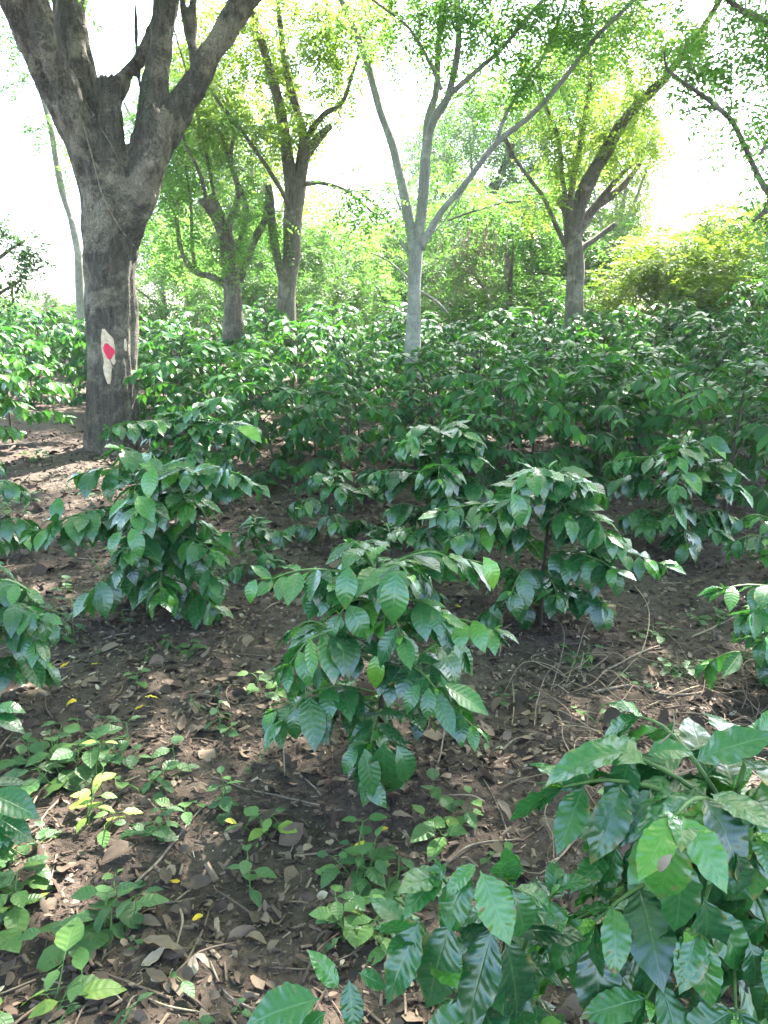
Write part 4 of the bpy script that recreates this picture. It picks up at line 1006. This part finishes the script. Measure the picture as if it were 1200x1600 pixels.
for i, (px, py, n, leaf, h, tint, nar, stems, lab) in enumerate((
    (105, 1215, 3, .085, .14, .40, 0, 4, 'largest leafy weed clump on the left, mid green with stalked leaves'),
    (60, 1195, 2, .075, .10, .36, 0, 3, 'leafy weed beside the large clump, nearer the left margin'),
    (165, 1240, 2, .06, .19, .78, 1, 1, 'thin weed with one upright bright green blade beside the large clump'),
    (130, 1305, 2, .075, .10, .90, 0, 2, 'yellowish lime green weed just below the large leafy clump'),
    (70, 1330, 2, .05, .05, .2, 0, 2, 'small dark weed tucked under the lime green one'),
    (200, 1180, 2, .06, .09, .3, 0, 3, 'dull green weed behind the large leafy clump'),
    (245, 1215, 1, .06, .05, .25, 0, 2, 'flat dull weed right of the large clump'),
    (155, 1465, 3, .08, .10, .46, 0, 3, 'grey green weed with a ring of oval leaves, alone in brown litter'),
    (15, 1450, 3, .075, .10, .75, 0, 2, 'pale lime weed touching the left margin'),
    (25, 1375, 2, .08, .08, .40, 0, 2, 'green weed at the left margin above the pale lime one'),
    (65, 1590, 2, .085, .08, .74, 0, 3, 'broad leaved light green weed in the bottom left corner'),
    (390, 1400, 3, .065, .14, .42, 0, 1, 'upright weed with four heart shaped leaves in open litter'),
    (350, 1275, 5, .045, .18, .36, 0, 1, 'taller narrow weed with tiers of small leaves'),
    (435, 1295, 2, .06, .07, .68, 0, 2, 'small bright weed below the centre plant, on dark soil'),
    (290, 1290, 1, .05, .04, .62, 0, 1, 'tiny light weed beside the tall narrow weed'),
    (238, 1300, 2, .055, .06, .32, 0, 2, 'small round leaved dull weed'),
    (250, 1235, 2, .045, .06, .35, 0, 2, 'small weed with grey green oval leaves behind the dull round one'),
    (565, 1380, 3, .06, .12, .46, 0, 3, 'soft green weed in the sun fleck by the centre plant'),
    (545, 1470, 3, .06, .10, .60, 0, 4, 'light green spreading weed left of the low ribbed coffee plant'),
    (610, 1400, 2, .06, .08, .40, 0, 2, 'small weed behind the spreading light one'),
    (600, 1470, 2, .055, .10, .58, 0, 2, 'thin light weed touching the ribbed coffee plant'),
    (720, 1300, 2, .075, .08, .62, 0, 2, 'pale weed with four broad leaves right of the centre plant foot'),
    (690, 1265, 1, .06, .06, .45, 0, 2, 'small weed just behind the pale broad one'),
    (340, 1150, 2, .05, .06, .34, 0, 2, 'small weed in litter left of the centre plant'),
    (215, 1075, 2, .075, .07, .36, 0, 1, 'small weed alone on the brown path left of the centre'),
    (285, 1015, 2, .06, .06, .3, 0, 3, 'low weed under the bushy coffee plant'),
    (235, 1030, 2, .05, .09, .5, 1, 1, 'slim seedling on the path under the bushy coffee plant'),
    (115, 1000, 4, .06, .14, .34, 1, 2, 'feathery weed beside the left margin coffee plant'),
    (1060, 1060, 3, .055, .10, .34, 0, 3, 'weed among dry stems behind the nearest coffee plant'),
    (915, 1045, 3, .06, .10, .38, 1, 3, 'spiky weed among dry vines right of the centre plant'),
    (1010, 1000, 2, .06, .06, .34, 0, 3, 'low weed in the tangle of dry vines'),
    (960, 960, 2, .06, .06, .45, 0, 2, 'low light weed at the edge of the dry vines'),
    (1110, 975, 2, .06, .06, .32, 0, 3, 'low weed below the right margin coffee plant'),
    (410, 1080, 2, .06, .07, .62, 0, 2, 'yellowish weed half hidden by the left boughs of the centre plant'),
    (425, 765, 3, .09, .2, .4, 0, 3, 'leafy weed on the open soil behind the small sapling'),
    (100, 660, 3, .1, .14, .5, 0, 3, 'weed on the bare path beyond the left coffee plant'),
    (60, 720, 2, .09, .1, .45, 0, 3, 'weed at the foot of the bare path'),
    (30, 790, 2, .08, .1, .4, 0, 3, 'weed on the path by the left margin'),
    (150, 1160, 2, .075, .12, .45, 0, 2, 'weed with a yellow leaf resting on it, top of the left clumps'),
)):
    weed('weed', gpix(px, py), n, leaf * 1.22, h, 300 + i, tint + .06, bool(nar), stems + (1 if stems > 1 else 0), label=lab, cat='weed', group=GW)
# tiny seedlings, a few kinds copied
seeds = [weed('seedling', (0, 0, 0), 1, .035, .03, 400, .45, False, 1), weed('seedling', (0, 0, 0), 2, .035, .05, 401, .35, False, 1), weed('seedling', (0, 0, 0), 1, .045, .03, 402, .6, False, 2), weed('seedling', (0, 0, 0), 2, .04, .05, 403, .3, True, 2)]
rs = random.Random(9); fs = set(); made = 0
zones = [('on the litter of the lower left', -.75, .0, .95, 2.0), ('on the brown litter left of the centre plant', -1.5, -.2, 2.0, 3.4), ('on the soil right of the centre plant', .3, 1.3, 1.6, 3.4), ('on the bare path further back', -3.2, .4, 3.6, 7.0)]
for k in range(120):
    zn, xa, xb, ya, yb = zones[k % 4 if k < 64 else 3]
    if k >= 64: xb = -1.2
    x, y = rs.uniform(xa, xb), rs.uniform(ya, yb)
    px = px_of(x, y, gz(x, y))
    if not -10 < px < 1210: continue
    j = rs.randrange(4); o = seeds[j] if j not in fs else copy_tree(seeds[j]); fs.add(j)
    o.location = (x, y, gzs(x, y) - .004); o.rotation_euler = (0, 0, rs.uniform(0, 6.28)); s = rs.uniform(.7, 1.5) * (1.5 if y > 3.5 else 1); o.scale = (s, s, s)
    tag(o, f'tiny green seedling {zn}', 'seedling', 'tiny seedlings ' + zn)

# ------------------------------------------------------------------ leaf litter, twigs, sticks
rng = np.random.default_rng(99)
LT = [leaf_tmpl(5, 2, rng.uniform(.35, .6), rng.uniform(-2.2, 2.4), rng.uniform(-.9, 1.3), 0, False, 6, rng.uniform(-2, 2)) for _ in range(8)]
def scatter(n, ya, yb, pw):
    Y = ya + (yb - ya) * rng.uniform(0, 1, n) ** pw
    X = rng.uniform(-1, 1, n) * (Y * .55 + .35)
    return X, Y
def tilt(n, s):
    N_ = rng.normal(0, s, (n, 3)); N_[:, 2] += 1; return N_
b = Bag()
n = 26000
X, Y = scatter(n, .7, 10, 1.5)
X2, Y2_ = scatter(16000, 2.4, 9, 1.0); X = np.concatenate([X, X2]); Y = np.concatenate([Y, Y2_])
keep = np.array([noise.noise((x * 1.6, y * 1.6, 7)) + .35 * noise.noise((x * 5, y * 5, 2)) > rng.uniform(-.75, .25) for x, y in zip(X, Y)])
X, Y = X[keep], Y[keep]; n = len(X)
Z = np.array([gzs(x, y) for x, y in zip(X, Y)]) + rng.uniform(.001, .014, n)
A = rng.uniform(0, 2 * PI, n); S = np.clip(rng.lognormal(-4.0, .62, n), .007, .08) * (1 + .09 * Y)
Tn = np.clip(rng.beta(1.6, 2.6, n) + (rng.uniform(0, 1, n) < .09) * .5, 0, 1)
Tn = np.where(S > .045, np.minimum(Tn, .62), Tn); wh = rng.integers(0, 8, n)
for k in range(8):
    s = wh == k
    b.leaves(LT[k], np.stack([X, Y, Z], 1)[s], np.stack([np.cos(A), np.sin(A), rng.normal(0, .25, n)], 1)[s], tilt(n, .45)[s], S[s], Tn[s])
tag(b.build('leaf_litter', M['litter']), 'dry brown curled leaves and leaf fragments strewn over the soil', 'leaf litter', kind='stuff')
# crumbs: bark chips and bits of twig
b = Bag(); n = 30000
X, Y = scatter(n, .7, 7, 1.35); Z = np.array([gzs(x, y) for x, y in zip(X, Y)]) + rng.uniform(.001, .007, n)
A = rng.uniform(0, 2 * PI, n)
CH = (np.array([(-.12, 0, 0), (.12, 0, 0), (.1, 1, .03), (-.09, 1, .0), (-.06, .02, .1), (.06, .02, .1), (.05, .98, .12), (-.05, .98, .1)]),
      np.array([(4, 5, 6, 7), (0, 4, 7, 3), (5, 1, 2, 6), (0, 1, 5, 4), (7, 6, 2, 3)]), np.zeros((8, 3)))
b.leaves(CH, np.stack([X, Y, Z], 1), np.stack([np.cos(A), np.sin(A), rng.normal(0, .25, n)], 1), tilt(n, .4), np.clip(rng.lognormal(-4.2, .55, n), .005, .06), np.clip(rng.beta(2, 3, n) + (rng.uniform(0, 1, n) < .08) * .35, 0, 1), rng.uniform(.5, 1.8, n))
tag(b.build('bark_crumbs', M['litter'], smooth=False), 'crumbs of bark, chips and twig bits on the soil', 'bark crumbs', kind='stuff')
b = Bag()
for k in range(520):
    y = .75 + 7 * rng.uniform() ** 1.5; x = rng.uniform(-1, 1) * (y * .55 + .3); a = rng.uniform(0, 2 * PI); ln = rng.uniform(.04, .22)
    z = gzs(x, y) + .006
    d = Vector((math.cos(a), math.sin(a), 0)) * ln; p = Vector((x, y, z))
    q = p + d; q.z = gzs(q.x, q.y) + .008; m = (p + q) / 2 + Vector(rng.normal(0, .08 * ln, 3)); m.z = max(m.z, gzs(m.x, m.y) + .006)
    b.tube([p, m, q], [.0018 + .012 * ln, .0016 + .009 * ln, .001], 5, rng.uniform(.3, 1))
tag(b.build('fine_twigs', M['litter']), 'fine dead twigs mixed into the leaf litter', 'twigs', kind='stuff')

def single_leaf(name, px, py, size, mat, lab, cat, group, tint, seed, ang=None, lift=.012):
    r = np.random.default_rng(seed); p = gpix(px, py); p.z = gzs(p.x, p.y) + lift
    tm = leaf_tmpl(9, 4, r.uniform(.34, .52), r.uniform(.3, 1.2) * r.choice([-1, 1]), r.uniform(.2, .9), .01, False, 6, r.uniform(-.6, .6), .03)
    V, Q, U = tm
    V2 = V - np.array([0, .5, 0]); V2[:, 2] -= V2[:, 2].min(); 
    b = Bag(); a = r.uniform(0, 6.28) if ang is None else ang
    b.leaves((V2, Q, U), [(0, 0, 0)], [(math.cos(a), math.sin(a), 0)], [tuple(np.array([0, 0, 1]) + r.normal(0, .15, 3))], size, tint)
    o = b.build(name, mat); o.location = p
    return tag(o, lab, cat, group)
for i, (px, py, s, t, lab) in enumerate(((312, 1452, .062, .55, 'largest bright yellow fallen leaf, slanting in open litter'), (222, 1118, .055, .35, 'round orange yellow fallen leaf'), (240, 1108, .06, .7, 'folded pale yellow fallen leaf touching the round orange one'),
        (103, 1050, .05, .45, 'yellow fallen leaf on the path under the left coffee plant'), (152, 1045, .06, .8, 'creased pale yellow fallen leaf on the path'), (116, 1163, .05, .4, 'yellow leaf caught on the top of the leafy weed clump'),
        (598, 1304, .035, .4, 'small yellow leaf by the hanging lowest bough of the centre plant'), (561, 1335, .05, .7, 'upright yellow sliver beside the soft green weed'), (274, 1393, .03, .3, 'tiny orange yellow leaf bit in the litter'),
        (250, 1318, .03, .3, 'tiny yellow leaf bit below the dull round weed'), (363, 1302, .04, .9, 'narrow straw yellow leaf under the tall narrow weed'), (715, 955, .05, .8, 'pale yellow leaf on soil behind the centre plant'))):
    single_leaf('yellow_leaf', px, py, s, M['yellow'], lab, 'fallen leaf', 'yellow fallen leaves', t, 500 + i, lift=.02 if i != 5 else .15)
rs = random.Random(4)
for i, (px, py, s, t, lab) in enumerate(((260, 1503, .13, .62, 'longest curled tan dead leaf in the lower litter'), (185, 1350, .10, .45, 'brown dead leaf curled beside the ring-leaved weed'), (415, 1300, .085, .35, 'dark dead leaf leaning on the small bright weed'),
        (312, 1395, .11, .3, 'wide dark flat dead leaf in the open litter'), (258, 1385, .09, .35, 'reddish dead leaf standing on edge'), (45, 1395, .12, .35, 'broad dull dead leaf by the left margin'), (315, 1250, .06, .6, 'tan dead leaf at the foot of the tall narrow weed'),
        (760, 1148, .09, .5, 'tan dead leaf right of the centre plant'), (790, 1285, .08, .6, 'curled light brown dead leaf right of the pale weed'), (630, 1290, .07, .7, 'pale pinkish dead leaf near the centre plant foot'), (775, 1110, .10, .4, 'dull brown dead leaf below the right bough'),
        (345, 1080, .11, .6, 'long tan dead leaf on the path litter'), (285, 1140, .09, .35, 'dark dead leaf on the path litter'), (355, 1120, .05, .95, 'small white dead leaf on the path litter'), (370, 1143, .04, 1., 'tiny round white leaf on the path litter'), (100, 1375, .07, .4, 'dead leaf between the weeds on the left'),
        (245, 1515, .07, .9, 'pale split dead leaf beside the longest curled one'), (690, 1130, .06, .6, 'small tan dead leaf behind the low right bough'), (245, 1555, .06, .45, 'greenish brown dead leaf near the bottom'), (480, 1330, .06, .85, 'sunlit pale dead leaf in the small light fleck'),
        (515, 1325, .05, .9, 'sunlit white scrap in the small light fleck'), (1085, 1045, .07, .9, 'sunlit pale dead leaf among dry stems'), (1130, 1065, .07, .8, 'pale dead leaf at the end of the dry stems'), (320, 1530, .05, .9, 'small pale dead leaf near the bottom'))):
    single_leaf('dead_leaf', px, py, s, M['litter'], lab, 'dead leaf', 'large dead leaves on the ground', t, 600 + i)

def stick(name, rows, lab, mat, group, r0, r1, lifts=None):
    pts = []
    for i, (px, py) in enumerate(rows):
        p = gpix(px, py); p.z = gzs(p.x, p.y) + .008 + (lifts[i] if lifts else 0); pts.append(p)
    b = Bag(); base = pts[0].copy()
    n_ = len(pts)
    b.tube([p - base for p in pts], [r0 + (r1 - r0) * i / (n_ - 1) for i in range(n_)], 6, sub=5)
    V = b.V[0]
    for i in range(len(V)): V[i] += np.array(noise.noise_vector(tuple(V[i] * 14))) * r0 * .6
    o = b.build(name, mat); o.location = base
    return tag(o, lab, name.replace('_', ' ').split()[-1], group)
GS = 'dead sticks on the ground'; GV = 'dry vine stems'
stick('dry_stick', ((212, 1392), (255, 1345), (300, 1290), (325, 1265)), 'long grey stick slanting through the lower left litter', M['stick'], GS, .005, .003)
stick('dry_stick', ((275, 1420), (292, 1400), (308, 1385)), 'short straw coloured twig by the wide dark dead leaf', M['pale_stem'], GS, .003, .002)
stick('dry_stick', ((500, 1265), (440, 1250), (380, 1235), (330, 1222)), 'dark twig lying left from the centre plant foot', M['stick'], GS, .004, .002)
stick('dry_stick', ((610, 1395), (650, 1390), (705, 1350), (740, 1330), (810, 1318)), 'bent twig running behind the low ribbed coffee plant', M['stick'], GS, .005, .003)
stick('dry_stick', ((795, 1320), (785, 1290), (770, 1250), (755, 1225)), 'thin twig curving up past the pale weed', M['stick'], GS, .003, .002)
stick('dry_stick', ((930, 1085), (985, 1078), (1050, 1092), (1110, 1085)), 'brown stick lying behind the nearest coffee plant', M['stick'], GS, .008, .005)
stick('dry_stick', ((1080, 1000), (1130, 975), (1170, 955)), 'pale straight stick pointing to the right margin plant', M['pale_stem'], GS, .0055, .004)
stick('dry_stick', ((1010, 1110), (1080, 1080), (1130, 1068), (1195, 1058)), 'pale split stick among the sunlit scraps', M['pale_stem'], GS, .0055, .004)
stick('dry_stick', ((940, 1055), (1000, 1025), (1030, 1010)), 'tan stick under the dry vine loop', M['stick'], GS, .006, .004)
stick('dry_stick', ((780, 1185), (800, 1160), (840, 1150)), 'brown stick end by the dull dead leaf', M['stick'], GS, .0055, .004)
stick('dry_stick', ((680, 1215), (690, 1180), (697, 1140), (705, 1115)), 'grey twig leaning up behind the low right bough', M['stick'], GS, .004, .002, (0, .02, .06, .1))
stick('dry_stick', ((445, 1215), (446, 1170), (470, 1150)), 'pale twig leaning on the left of the centre plant', M['pale_stem'], GS, .003, .002, (0, .08, .12))
stick('dry_stick', ((200, 1595), (215, 1570), (260, 1580), (330, 1596)), 'pale broken twig at the bottom edge', M['pale_stem'], GS, .003, .002)
stick('dry_stick', ((395, 1585), (352, 1560), (330, 1520)), 'brown twig at the bottom near the seedling', M['stick'], GS, .003, .002)
stick('dry_vine', ((990, 945), (1008, 975), (1012, 1000), (1003, 1030), (985, 1050), (960, 1070), (940, 1085)), 'pale dry vine bending in a loop right of the centre plant', M['pale_stem'], GV, .0032, .002, (.10, .12, .08, .04, .02, .01, 0))
stick('dry_vine', ((885, 1070), (900, 1040), (915, 1010), (935, 1000), (965, 995)), 'dry vine arching over the spiky weed', M['pale_stem'], GV, .0028, .0018, (0, .05, .1, .09, .02))
stick('dry_vine', ((835, 1140), (838, 1110), (850, 1075), (866, 1055), (884, 1045)), 'thin dry vine rising left of the spiky weed', M['stick'], GV, .0028, .0018, (0, .02, .03, .04, .03))
stick('dry_vine', ((1040, 990), (1060, 1010), (1075, 1030), (1085, 1030)), 'short dry vine on the soil by the low weed', M['stick'], GV, .003, .002)
stick('dry_vine', ((860, 1085), (875, 1045), (880, 1020), (868, 1000), (850, 990)), 'grey vine stem curling behind the spiky weed', M['stick'], GV, .0028, .0018, (0, .03, .08, .1, .1))
stick('dry_vine', ((800, 1135), (803, 1105), (800, 1080)), 'upright thin vine stub near the right bough', M['pale_stem'], GV, .003, .002, (0, .015, .02))
b = Bag(); rv = np.random.default_rng(12)
for k in range(150):
    c_ = ground(rv.uniform(820, 1230), rv.uniform(1.9, 3.5)); a = rv.uniform(0, 6.28); ln = rv.uniform(.12, .5); d = Vector((math.cos(a), math.sin(a), 0)) * ln / 2
    q = [c_ - d, c_ - d * .3 + Vector((rv.normal(0, .04), rv.normal(0, .04), 0)), c_ + d * .4 + Vector((rv.normal(0, .05), rv.normal(0, .05), 0)), c_ + d]
    hh = rv.uniform(0, .09)
    for i_, lift in enumerate((.004, hh, hh * .8, .006)): q[i_].z = gzs(q[i_].x, q[i_].y) + lift + .004
    b.tube(q, [.0022, .002, .0016, .0009], 5, rv.uniform(.35, .95), sub=4)
tag(b.build('vine_tangle', M['litter']), 'tangle of fine dry vine stems on the soil right of the centre plant', 'vine tangle', kind='stuff')
p0, p1, p2 = P(1030, 1162, 1.13), P(1048, 1140, 1.14), P(1052, 1108, 1.15)
b = Bag(); b.tube([Vector((0, 0, 0)), p1 - p0 + Vector((.004, 0, 0)), p2 - p0], [.0016, .0014, .0008], 6, sub=5)
o = b.build('dry_tendril', M['pale_stem']); o.location = p0; tag(o, 'pale curved tendril lying on the top leaves of the nearest coffee plant', 'tendril')
# snapped leaf scrap stuck on the bright leaf
p0 = P(1050, 1335, .86); b = Bag()
b.leaves(leaf_tmpl(8, 3, .3, 1.0, .8, 0, False, 6, .5), [(0, 0, 0)], [tuple(P(1012, 1372, .86) - p0)], [(-.8, -.6, .2)], .04, .93)
o = b.build('dry_scrap', M['litter']); o.location = p0; tag(o, 'tan dry leaf scrap caught between the two bright leaves of the nearest plant', 'dry scrap')
print('shrubs', n_sh)

# ------------------------------------------------------------------ thin haze added to stand in for lens glow
hz = bpy.data.meshes.new('haze')
x0, x1, y0, y1, z0, z1 = -190, 190, -90, 230, -4.5, 19
hz.from_pydata([(x, y, z) for z in (z0, z1) for y in (y0, y1) for x in (x0, x1)], [], [(0, 2, 3, 1), (4, 5, 7, 6), (0, 1, 5, 4), (2, 6, 7, 3), (0, 4, 6, 2), (1, 3, 7, 5)])
k = NT('glow_haze'); vol = k.n('ShaderNodeVolumePrincipled')
vol.inputs['Color'].default_value = (0.92, 0.97, 0.95, 1); vol.inputs['Density'].default_value = 0.0013; vol.inputs['Anisotropy'].default_value = 0.4
k.t.links.new(vol.outputs[0], k.out.inputs['Volume'])
ho = bpy.data.objects.new('haze', hz); COL.objects.link(ho); hz.materials.append(k.m)
tag(ho, 'thin pale haze added for lens glow between the trees', 'haze', kind='stuff')
SC.cycles.volume_bounces = 0; SC.cycles.volume_max_steps = 64
